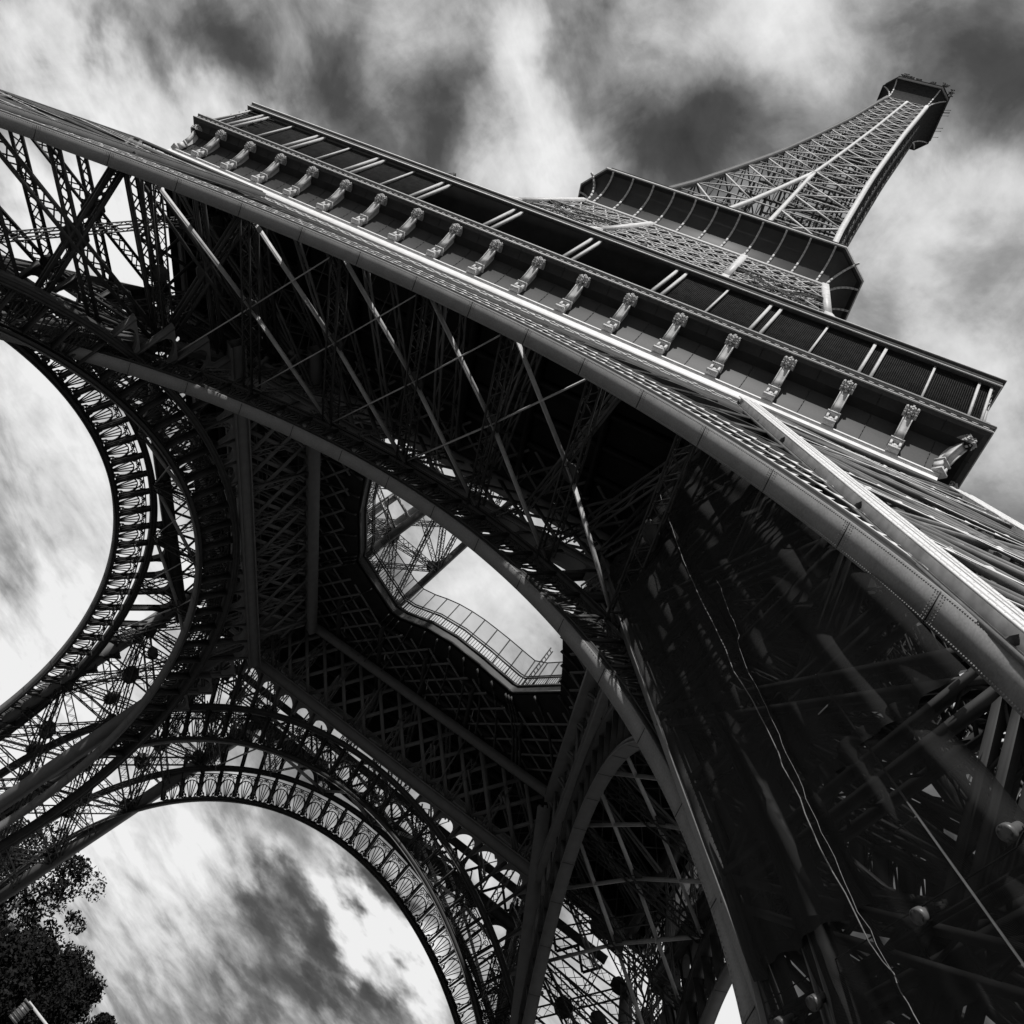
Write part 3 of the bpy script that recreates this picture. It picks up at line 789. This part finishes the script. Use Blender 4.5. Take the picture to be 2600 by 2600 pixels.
def scroll_mesh():
    b = MB(); cx, cz, = -1.20, 4.32
    tt = np.linspace(0, 1, 30); ang = -1.9 + tt*2*math.pi*1.7; rr = .50*(1 - .72*tt)
    pts = np.column_stack([np.zeros(30), cx - rr*np.cos(ang)*.9, cz + rr*np.sin(ang)])
    b.poly(pts, .62, .12, (1, 0, 0)); 
    b2 = pts.copy(); 
    for s in (-1, 1): b.poly(pts + np.array([s*.33, 0, 0]), .10, .16, (1, 0, 0))
    for i in range(9):                                                             # acanthus tips
        a = -2.4 + i*.42; r = .56 + .05*(i % 2)
        for x in (-.28, -.1, .1, .28):
            c = np.array([x, cx - .42*math.cos(a)*.9, cz + .42*math.sin(a)]); t_ = np.array([x*1.25, cx - r*math.cos(a + .12)*.95, cz + r*math.sin(a + .12)])
            b.bar(c, t_, .13, .09)
    # core
    a = np.linspace(0, 2*math.pi, 14, endpoint=False)
    G = np.array([[(x, cx + q*math.cos(t), cz + q*math.sin(t)) for t in a] for x, q in ((-.3, 0), (-.3, .33), (.3, .33), (.3, 0))]); b.grid(G, close=True)
    return b.mesh('scroll_head', M_CONS)
CONS, SCR = console_mesh(), scroll_mesh()
def put_console(x, y, rz, first=[]):
    o = link('console', CONS, TOWER); o.location = (x, y, 53.2); o.rotation_euler = (0, 0, rz); o.scale = (1, 1, .73)
    c = link('scroll_head', SCR, o)
for sd_ in 'NRFL':
    for i in range(1, 18):
        p = S(sd_, -34.9 + 3.8778*i, VF, 0)
        put_console(p[0], p[1], ROT[sd_]*math.pi/2)
for cx_, cy_, a_ in ((-1, -1, -45), (1, -1, 45), (1, 1, 135), (-1, 1, 225)):
    put_console(cx_*(VF - .05), cy_*(VF - .05), rad(a_))

# gallery: posts, mesh screens, roof, pavilion behind
for sd_ in 'NRFL':
    pv = MB(); side_strip(pv, sd_, [(31.5, 57.0), (31.5, 63.9)])
    u = np.arange(-30, 31, 2.5); pv.bars(S(sd_, u, 31.55, 57), S(sd_, u, 31.55, 63.8), .2, .1)
    gw = build('gallery_wall', pv, M_DECK, TOWER)
    posts = [(u + o, .2, .26) for u in (-32.4, -25.0, -17.5, -10.0, -2.4, 5.1, 12.6, 20.1, 27.6) for o in (-.38, .38)]
    posts += [(u, .14, .16) for u in (-28.8, -21.3, -13.7, 16.4, 23.9, 31.2)] + [(u, .16, .2) for u in (-34.6, 34.0, 34.75)]
    for u, w_, d_ in posts:
        ps = MB(); ps.bars([S(sd_, u, 35.0, 57.7)], [S(sd_, u, 34.85, 63.9)], w_, d_, S(sd_, 0, 1, 0))
        ps.bars([S(sd_, u, 35.02, 57.7)], [S(sd_, u, 35.01, 57.95)], w_*1.6, d_*1.4, S(sd_, 0, 1, 0)); build('gallery_post', ps, M_CONS, gw)
    for a, b in ((-34.6, -10.4), (13, 34.6)):
        sc = MB()
        for z in np.arange(58.1, 63.8, .13): e = S(sd_, np.array([a, b]), 34.7, z); sc.bar(e[0], e[1], .03, .03)
        u = np.arange(a, b, .13); sc.bars(S(sd_, u, 34.7, 58.0), S(sd_, u, 34.7, 63.8), .03, .03)
        build('mesh_screen', sc, M_MESH, gw)
    gr = MB()
    for z in (61.2, 62.3, 63.2): e = S(sd_, np.array([-35, -31]), 34.9, z); gr.bar(e[0], e[1], .08, .08)
    build('gallery_rail', gr, M_LATT, gw)
rf = MB(); ring_box(rf, 26.0, 35.0, 63.9, 64.05); build('gallery_roof', rf, M_DECK, TOWER)
rf = MB(); ring_box(rf, 34.9, 35.22, 63.75, 64.4); ring_box(rf, 34.75, 35.35, 64.4, 64.55); rfa = build('roof_fascia', rf, M_DARKTRIM, TOWER); rf = MB(); ring_box(rf, 35.2, 35.27, 63.72, 63.82); ring_box(rf, 35.3, 35.38, 64.5, 64.6); build('roof_edge', rf, M_TRIM, rfa)  # pale edge lines are highlights painted on the dark fascia
for x in (-10.4, -2.2, 8.6):
    rl = MB(); rl.box((x, -35.2, 64.8), .5, .35, .6); rl.box((x, -35.2, 65.2), .3, .3, .3); build('roof_lamp', rl, M_IRON, TOWER)

# ---- upper legs, first to second floor
ZU = np.array([57.0, 97.0, 111.0]); WO = np.array([33.0, 20.2, 17.2]); WI = np.array([15.5, 8.3, 6.6])
wo_ = lambda z: np.interp(z, ZU, WO); wi_ = lambda z: np.interp(z, ZU, WI)
zu = np.linspace(57, 103, 6)
for sx, sy in ((1, -1), (-1, -1), (-1, 1), (1, 1)):
    mb = MB(); cor = [('o', 'o'), ('i', 'o'), ('o', 'i'), ('i', 'i')]
    pf = lambda a, z: np.array([sx*(wo_(z) if cor[a][0] == 'o' else wi_(z)), sy*(wo_(z) if cor[a][1] == 'o' else wi_(z)), z])
    for a in range(4):
        for z0, z1 in ((57, 97), (97, 111)): mb.bar(pf(a, z0), pf(a, z1), .8, .8, (sx, 0, 0))
    ul = build('upper_leg', mb, M_UPPER if sy > 0 else M_FACE, TOWER)  # near legs wear the sunlit paint tone, far legs the shaded one
    for a, b in ((0, 1), (0, 2), (1, 3), (2, 3)):
        fm = MB(); fa = lambda z, a=a: pf(a, z); fb_ = lambda z, b=b: pf(b, z)
        cross_face(fm, fa, fa, fb_, fb_, list(zu), .6, .8, .1, .07, mids=False)
        build('lattice_face', fm, M_UPPER, ul)
    tr = MB()
    ctr = lambda z: np.array([sx*(wo_(z) + wi_(z))/2, sy*(wo_(z) + wi_(z))/2, z])
    for o in (-1.5, 1.5):
        off = np.array([o*sx*.7, -o*sy*.7, 0]); tr.bar(ctr(57) + off, ctr(111) + off, .7, .5, (sx, sy, 0)); tr.bar(ctr(57) + off*1.3, ctr(111) + off*1.3, .15, .8, (sx, sy, 0))
    for z in np.arange(59, 110, 2.4):
        off = np.array([2.4*sx*.7, -2.4*sy*.7, 0]); tr.bar(ctr(z) + off, ctr(z) - off, .3, .3)
    build('lift_track', tr, M_CONS, ul)
for sd_ in 'NRFL':     # belt trusses under the second floor
    b = MB(); up = S(sd_, 0, 1, 0)
    for z0, z1, n in ((97.5, 103.5, 14), (104, 110.2, 18)):
        h0, h1 = wo_(z0), wo_(z1); uu = np.linspace(-1, 1, n + 1)
        for s_ in (2, -2):
            a = np.arange(max(0, -s_), n + 1 - max(0, s_)); b.bars(S(sd_, uu[a]*h0, h0 + .02*s_, z0), S(sd_, uu[a + s_]*h1, h1 + .02*s_, z1), .17, .1, up)
            b.bars(S(sd_, uu[a]*h0, h0 - .5, z0), S(sd_, uu[a + s_]*h1, h1 - .5, z1), .1, .1, up)
        for z, h in ((z0, h0), (z1, h1), ((z0 + z1)/2, (h0 + h1)/2)):
            for dz in (-.25, .25): e = S(sd_, np.array([-h, h]), h + .05, z + dz); b.bar(e[0], e[1], .14, .12)
            q = np.arange(-h, h, .6); b.bars(S(sd_, q, h + .05, z - .25), S(sd_, q + .3, h + .05, z + .25), .07, .05, up)
    build('belt_truss', b, M_UPPER if sd_ != 'N' else M_CONS, TOWER)  # near truss in a pale sunlit tone, other sides shaded in paint

# ---- second floor
def octagon(h, c, z):
    p = [(-h + c, -h), (h - c, -h), (h, -h + c), (h, h - c), (h - c, h), (-h + c, h), (-h, h - c), (-h, -h + c)]
    return np.array([(x, y, z) for x, y in p])
def cove_ring(mb, h0, c0, z0, h1, c1, z1, n=10):
    G = []
    for t in np.linspace(0, math.pi/2, n):
        f = 1 - math.cos(t); G.append(octagon(h0 + (h1 - h0)*f, c0 + (c1 - c0)*f, z0 + (z1 - z0)*math.sin(t)))
    mb.grid(np.array(G), close=True)
def oct_band(mb, h0, h1, c, z0, z1):
    G = np.array([octagon(h0, c, z0), octagon(h1, c, z0), octagon(h1, c, z1), octagon(h0, c, z1), octagon(h0, c, z0)]); mb.grid(G, close=True)
P2 = MB(); cove_ring(P2, 17.25, .3, 110.9, 20.6, 3.5, 116.3); pc = build('platform_cove', P2, M_COVE, TOWER, smooth=True)
t2 = MB(); oct_band(t2, 17.0, 17.55, .3, 110.45, 110.9); oct_band(t2, 20.2, 20.75, 3.5, 116.3, 116.6); build('platform_trim', t2, M_CONS, TOWER)
t2 = MB(); oct_band(t2, 20.3, 20.5, 3.5, 116.6, 117.7); G = octagon(20.4, 3.5, 116.2); t2.grid(np.array([G, np.repeat(G.mean(0)[None], 8, 0)]), close=True)
G = octagon(17.2, .3, 111.2); t2.grid(np.array([G, np.repeat(G.mean(0)[None], 8, 0)]), close=True); build('platform_deck', t2, M_DECK, TOWER)
def rib_mesh():
    b = MB(); tt = np.linspace(0, math.pi/2, 10)
    b.poly([(0, -(3.2*(1 - math.cos(t)) + .03), 5.35*math.sin(t)) for t in tt], .34, .22, (1, 0, 0)); 
    return b.mesh('platform_rib', M_CONS)
RIB = rib_mesh()
for sd_ in 'NRFL':
    for i in range(11):
        u = -16.0 + 3.2*i; p = S(sd_, u, 17.3, 0); o = link('platform_rib', RIB, pc); o.location = (p[0], p[1], 110.9); o.rotation_euler = (0, 0, ROT[sd_]*math.pi/2)
for cx_, cy_, a_ in ((-1, -1, -45), (1, -1, 45), (1, 1, 135), (-1, 1, 225)):
    o = link('platform_rib', RIB, pc); o.location = (cx_*17.1, cy_*17.1, 110.9); o.rotation_euler = (0, 0, rad(a_))

# ---- shaft
ZS = np.array([111, 120, 135, 151, 160, 183, 205, 234, 258, 272.]); HS = np.array([16.8, 15.6, 13.3, 11.8, 11.1, 9.2, 7.9, 6.4, 5.6, 5.05])
ZI = np.array([111, 135, 176, 300.]); HI = np.array([5.6, 3.2, 0, 0.])
hs = lambda z: np.interp(z, ZS, HS); hi_ = lambda z: np.interp(z, ZI, HI)
lev = [116.5]
while lev[-1] < 270: lev.append(lev[-1] + max(5.5, hs(lev[-1])*.95))
lev[-1] = 271.5; lev = np.array(lev)
for sx, sy in ((1, -1), (-1, -1), (-1, 1), (1, 1)):
    b = MB(); pts = np.array([(sx*hs(z), sy*hs(z), z) for z in lev]); b.prism(pts, .85, .85, (0, sy, 0)); build('corner_post', b, M_FACE if (sy < 0 and sx > 0) else M_UPPER, TOWER)  # near right post painted as sunlit, the others as shaded
for sd_ in 'NRFL':
    b = MB(); up = S(sd_, 0, 1, 0)
    for s in (-1, 1):
        l2 = lev[lev < 176]; l2 = np.r_[l2, 176]
        b.prism([S(sd_, s*hi_(z), hs(z), z) for z in l2], .6, .6, up)
    l3 = np.r_[176, lev[lev > 176]]; b.prism([S(sd_, 0, hs(z), z) for z in l3], .55, .55, up)
    mp_ = build('mullion_post', b, M_FACE if sd_ == 'N' else M_UPPER, TOWER)  # near posts take the sunlit paint tone, other sides the shaded one
    b = MB()
    for z0, z1 in zip(lev[:-1], lev[1:]):
        for s in (-1, 1):
            a0, a1 = S(sd_, s*hs(z0), hs(z0), z0), S(sd_, s*hs(z1), hs(z1), z1); c0, c1 = S(sd_, s*hi_(z0), hs(z0), z0), S(sd_, s*hi_(z1), hs(z1), z1)
            b.bars([a0, c0], [c1, a1], .26, .2, up)
            b.bars([a1], [c1], .2, .2, up)
            am, cm = (a0 + a1)/2, (c0 + c1)/2; b.bars([am], [cm], .12, .12, up)
        if z0 < 176: 
            c0, c1 = S(sd_, -hi_(z1), hs(z1), z1), S(sd_, hi_(z1), hs(z1), z1); b.bars([c0], [c1], .2, .2, up)
    build('shaft_lattice', b, M_CONS if sd_ == 'N' else M_IRON, mp_)  # near lattice highlights put into pale paint, shade into the other sides
b = MB()     # lift shaft and stair core inside
for z0, z1 in zip(lev[:-1], lev[1:]):
    for sx, sy in ((1, 1), (1, -1), (-1, -1), (-1, 1)):
        r0, r1 = min(3.2, hs(z0)*.5), min(3.2, hs(z1)*.5); b.bar((sx*r0, sy*r0, z0), (sx*r1, sy*r1, z1), .4, .4)
    h = hs(z1)
    for f in (-.5, .5): b.bar((-h, h*f, z1), (h, h*f, z1), .35, .5); b.bar((h*f, -h, z1), (h*f, h, z1), .35, .5)
    for q in (-1, 1): b.bar((-r1, q*r1, z1), (r1, q*r1, z1), .14, .2); b.bar((q*r1, -r1, z1), (q*r1, r1, z1), .14, .2)
build('lift_shaft', b, M_LATT, TOWER)

# ---- summit cabin
b = MB(); cove_ring(b, 5.15, .2, 271.2, 8.45, 2.65, 279.8, 9); cab = build('summit_cabin', b, M_MESH, TOWER)
b = MB(); oct_band(b, 5.0, 8.45, 2.65, 279.8, 283.2); oct_band(b, 8.0, 8.6, 2.7, 283.2, 283.5); oct_band(b, 8.4, 8.62, 2.7, 279.6, 279.95); build('cabin_parapet', b, M_MESH, cab)
for cx_, cy_ in ((-1, -1), (1, -1), (1, 1), (-1, 1)):
    for q in (0, 1):
        pts = []; b = MB()
        for t in np.linspace(0, math.pi/2, 9):
            f = 1 - math.cos(t); h = 5.15 + 3.3*f + .03; c = .2 + 2.45*f; x, y = (h - c, h) if q else (h, h - c)
            pts.append((cx_*x, cy_*y, 271.2 + 8.6*math.sin(t)))
        b.poly(pts, .3, .2, (0, 0, 1)); build('cabin_rib', b, M_FACE, cab)
b = MB(); G = octagon(5.1, .2, 271.0); b.grid(np.array([G, np.repeat(G.mean(0)[None], 8, 0)]), close=True); G = octagon(8.4, 2.6, 280); b.grid(np.array([G, np.repeat(G.mean(0)[None], 8, 0)]), close=True); build('cabin_floor', b, M_DECK, cab)
b = MB(); G = octagon(8.3, 2.6, 283.3); b.grid(np.array([G, octagon(5, 1.5, 286.), octagon(3.2, 1, 290), octagon(1.2, .4, 296), octagon(.5, .15, 312), octagon(.05, .01, 312)]), close=True); build('summit_mast', b, M_MESH, TOWER)
an = random.Random(3)
for i in range(34):
    t = an.random(); 
    if i < 15: p = (-5.5 + 12*t, -8.5, 283.4); 
    elif i < 27: p = (3 + 5.4*t, -8.3 + 5*an.random(), 283.4)
    else: p = (8.5, -5 + 11*t, 281 + 2*an.random())
    b = MB(); h = (1.0 + 2.2*an.random()) if i < 15 else (2.2 + 4.6*an.random())
    if i < 27:
        tip = (p[0] + an.uniform(-.3, .3), p[1] + an.uniform(-.4, .2), p[2] + h)
        b.bar(p, tip, .26, .26); w_ = an.uniform(.3, 1.0); b.bar((tip[0] - w_, tip[1], tip[2]), (tip[0] + w_*.6, tip[1], tip[2] + .4), .2, .2); b.bar((p[0] - .5, p[1], p[2] + h*.6), (p[0] + .5, p[1], p[2] + h*.6), .2, .3)
    else:
        b.bar(p, (p[0] + 1.6, p[1] - .3, p[2] + .4), .1, .1); b.bar((p[0] + 1.6, p[1] - .3, p[2]), (p[0] + 1.6, p[1] - .3, p[2] + .9), .1, .1)
    build('antenna', b, M_MESH, TOWER)

# ------------------------------------------------------------------ painters' safety nets on the near leg
def kr(u, v): # point on the inner (arch side) face of the near right leg; v in metres of height, u 0..1 from outer to inner arris
    a, b = leg_pt('NR', 1, v), leg_pt('NR', 3, v); return a + (b - a)*u
NN = nz(np.cross(kr(1, 20) - kr(0, 20), kr(0, 40) - kr(0, 20)));
if NN[0] > 0: NN = -NN
def net(u0, u1, z0, z1, sag, seed, label, nu=60, nz_=90):
    mat = M_SHEET if seed < 3 else M_NET
    r = np.random.default_rng(seed); us = np.linspace(u0, u1, nu); zs = np.linspace(z0, z1, nz_)
    ph = r.uniform(0, 6, 8); G = np.zeros((nu, nz_, 3)); uv = np.zeros((nu, nz_, 2))
    for i, u in enumerate(us):
        for j, z in enumerate(zs):
            fu, fz = i/(nu - 1), j/(nz_ - 1)
            d = 1.25 + sag*.35*math.sin(math.pi*fu)*(.6 + .4*math.sin(fz*7 + ph[0])) + .12*math.sin(fu*17 + fz*5 + ph[1]) + .07*math.sin(fu*34 - fz*9 + ph[2]) + .03*math.sin(fz*40 + fu*6 + ph[3])
            G[i, j] = kr(u, z) + NN*d; uv[i, j] = (fu*(u1 - u0)*15/6, fz*(z1 - z0)/6)
    b = MB(); b.grid(G); b.UV = uv.reshape(-1, 2)
    return thing(build('safety_net', b, mat, None, True), label, 'safety net', "painters' nets on the near leg")
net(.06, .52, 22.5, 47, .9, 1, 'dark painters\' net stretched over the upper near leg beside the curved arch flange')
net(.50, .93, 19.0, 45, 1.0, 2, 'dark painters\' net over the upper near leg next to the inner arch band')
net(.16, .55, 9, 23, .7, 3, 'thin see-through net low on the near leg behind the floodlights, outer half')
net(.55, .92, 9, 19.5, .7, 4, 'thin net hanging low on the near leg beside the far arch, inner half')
def rope(pts, r, label, name='rope'):
    b = MB(); b.tube(np.array(pts), r, 6); return thing(build(name, b, M_ROPE), label, 'rope', 'ropes on the painters\' nets')
def wig(us, zs, d, n=40, s=0):
    rr = np.random.default_rng(s); t = np.linspace(0, 1, n); a = np.cumsum(rr.normal(0, .05, n)); a -= np.linspace(a[0], a[-1], n)
    return [kr(np.interp(q, np.linspace(0, 1, len(us)), us), np.interp(q, np.linspace(0, 1, len(zs)), zs)) + NN*(d + w) for q, w in zip(t, a)]
rope(wig([.45, .50, .52, .53], [46, 36, 26, 18], 1.75, s=1), .02, 'long pale rope running down the seam between the two upper nets')
rope(wig([.53, .50, .55, .5], [18, 15, 12, 7], 1.75, s=2), .014, 'pale rope slack below the pair of floodlights down the lower nets')
rope(wig([.42, .49, .50, .51], [34, 28, 22, 17], 1.75, s=3), .010, 'thin pale cord tangled round the net seam rope')
pole = MB(); q0, q1 = kr(.33, 26) + NN*1.3, kr(.30, 13) + NN*1.3; pole.tube([q0, q1], .028, 8)
for f in (.1, .45, .8): c = q0 + (q1 - q0)*f; pole.tube([c, c + (kr(.5, 20) - kr(.3, 20))*.3], .02, 6)
thing(build('scaffold_pole', pole, M_CONS), 'bright steel pole with short side rungs on the lower net', 'scaffold pole')

# floodlights bolted to the near leg
def floodlight(p, aim, s, label, bracket=True):
    p = np.array(p, float); root = thing(empty('floodlight', tuple(p)), label, 'floodlight', 'floodlights on the tower')
    aim = nz(np.array(aim, float)); b = MB()
    b.tube([-aim*.1*s, aim*.55*s, aim*.56*s, aim*.62*s, aim*.63*s, aim*.95*s], np.array([.17, .17, .24, .24, .28, .28])*s, 16)
    build('lamp_body', b, M_LAMP, root, False)
    b = MB(); b.tube([aim*.951*s, aim*.965*s], .25*s, 16); build('lens', b, M_GLASS, root)
    b = MB(); sd = nz(np.cross(aim, [0, 0, 1.])); 
    for q in (-1, 1): b.bar(sd*q*.3*s + aim*.3*s, sd*q*.3*s - aim*.5*s, .06*s, .12*s)
    b.bar(sd*.33*s - aim*.5*s, -sd*.33*s - aim*.5*s, .1*s, .12*s); b.bar(-aim*.5*s, -aim*1.1*s, .18*s, .18*s)
    build('bracket', b, M_IRON, root)
    return root
D_ = (-.45, -.30, -.84)
floodlight((35.07, -44.57, 17.79), D_, .62, 'round floodlight hanging from a dark beam at the middle of the netted leg')
floodlight((35.31, -47.79, 18.32), D_, .62, 'round floodlight high on the netted leg at the picture edge')
floodlight((34.62, -39.83, 17.26), D_, .62, 'round floodlight low on the netted leg nearest the curved arch flange')
floodlight((34.40, -38.05, 17.18), D_, .62, 'lowest floodlight at the foot of the netted leg, cut by the frame')
bm_ = MB(); bm_.bar(kr(.05, 18.3) + NN*.9, kr(.96, 18.3) + NN*.9, .10, .12); bm_.bar(kr(.05, 18.7) + NN*.9, kr(.96, 18.7) + NN*.9, .03, .03)
thing(build('lamp_beam', bm_, M_IRON), 'dark horizontal beam across the netted leg carrying the floodlights', 'beam')

# ------------------------------------------------------------------ trees beyond the far leg
def tree(base, h, r, seed, label, name='tree', n=17000, cone=False):
    rr = np.random.default_rng(seed); root = thing(empty(name, (base[0], base[1], GZ)), label, 'tree', 'trees beyond the far legs')
    tb = MB(); pts = [(0, 0, -.2), (.1, .05, h*.25), (-.1, .1, h*.5), (.05, 0, h*.8)]; tb.tube(pts, [.45, .36, .26, .08], 8)
    tips = []
    for i in range(14):
        z = h*rr.uniform(.28, .75); a = rr.uniform(0, 6.28); l = r*rr.uniform(.5, .9)*(1.2 - z/h*.6)
        e = np.array([math.cos(a)*l, math.sin(a)*l, z + l*.45]); tb.tube([(0, 0, z), tuple(e*.5 + np.array([0, 0, z*.5])), tuple(e)], [.16, .1, .04], 6); tips.append(e)
    build('trunk', tb, M_BARK, root)
    cl = []
    for i in range(80):
        f = rr.uniform(.22, 1); a = rr.uniform(0, 6.28)
        env = (1 - f)*1.15 if cone else math.sin(math.pi*min(1, max(0, (f - .12)/.95)))**.6
        q = r*env*math.sqrt(rr.uniform(.05, 1)); cl.append((math.cos(a)*q, math.sin(a)*q, h*f*.93, r*rr.uniform(.16, .34)))
    cl = np.array(cl); k = rr.integers(0, len(cl), n); d = nz(rr.normal(size=(n, 3))); rad_ = cl[k, 3]*rr.uniform(.3, 1.05, n)**.5
    c = cl[k, :3] + d*rad_[:, None]*np.array([1, 1, .75]); c[:, 2] = np.maximum(c[:, 2], 2.5)
    e1 = nz(rr.normal(size=(n, 3))); e2 = nz(np.cross(e1, rr.normal(size=(n, 3)))); s = rr.uniform(.13, .46, n)[:, None]
    b = MB(); b.quads(np.stack([c - e1*s, c - e2*s*.55, c + e1*s, c + e2*s*.55], 1)); build('crown', b, M_LEAF, root)
    return root
tree((-51.53, 92.42), 31.9, 12.5, 11, 'tallest leafy tree right of the far leg foot', cone=False)
tree((-61.23, 93.95), 27.19, 10.0, 12, 'tree behind the lattice of the far leg', cone=False)
tree((-40.93, 88.70), 20.0, 8.5, 13, 'lower dark tree in front of the tall one', cone=False)
tree((-40.10, 112.97), 23.5, 9.5, 14, 'tree sloping down to the bottom edge under the far arch', cone=True)
tree((-39.50, 80.54), 14.5, 8.0, 15, 'small tree in the bottom corner beside the street lamp', cone=False)
tree((-48.19, 120.47), 25.5, 12.0, 16, 'tree in the gap below the tallest crown', cone=True)

# ------------------------------------------------------------------ street lamp in the corner
tree((-31.62, 107.61), 21.18, 6.5, 29, 'low tree at the bottom edge, rightmost of the dark trees', cone=True)
lamp = thing(empty('street_lamp', (25.2, -46.1, GZ)), 'street lamp with a boxy lantern at the end of a long pale arm', 'street lamp')
b = MB(); b.tube([(0, 0, -.1), (0, 0, .4), (0, 0, .42), (0, 0, 3.05)], [.12, .12, .06, .05], 10); build('pole', b, M_IRON, lamp)
b = MB(); b.bar((-.02, -.01, 2.82), (-2.80, -1.21, 2.82), .04, .04); b.bar((-.0, 0, 2.3), (-.7, -.3, 2.8), .03, .03); build('arm', b, M_CONS, lamp)
b = MB(); b.box((-2.78, -1.2, 2.66), .16, .16, .26, .4); b.box((-2.78, -1.2, 2.80), .2, .2, .03, .4); b.box((-2.78, -1.2, 2.53), .18, .18, .03, .4)
for z in (2.58, 2.63, 2.68, 2.73): b.box((-2.78, -1.2, z), .175, .175, .012, .4)
build('lantern', b, M_LAMP, lamp)
floodlight((-32.6, 59.5, 14.2), (.3, -.6, .7), 1.6, 'small floodlight at the foot of the far arch beside the trees')
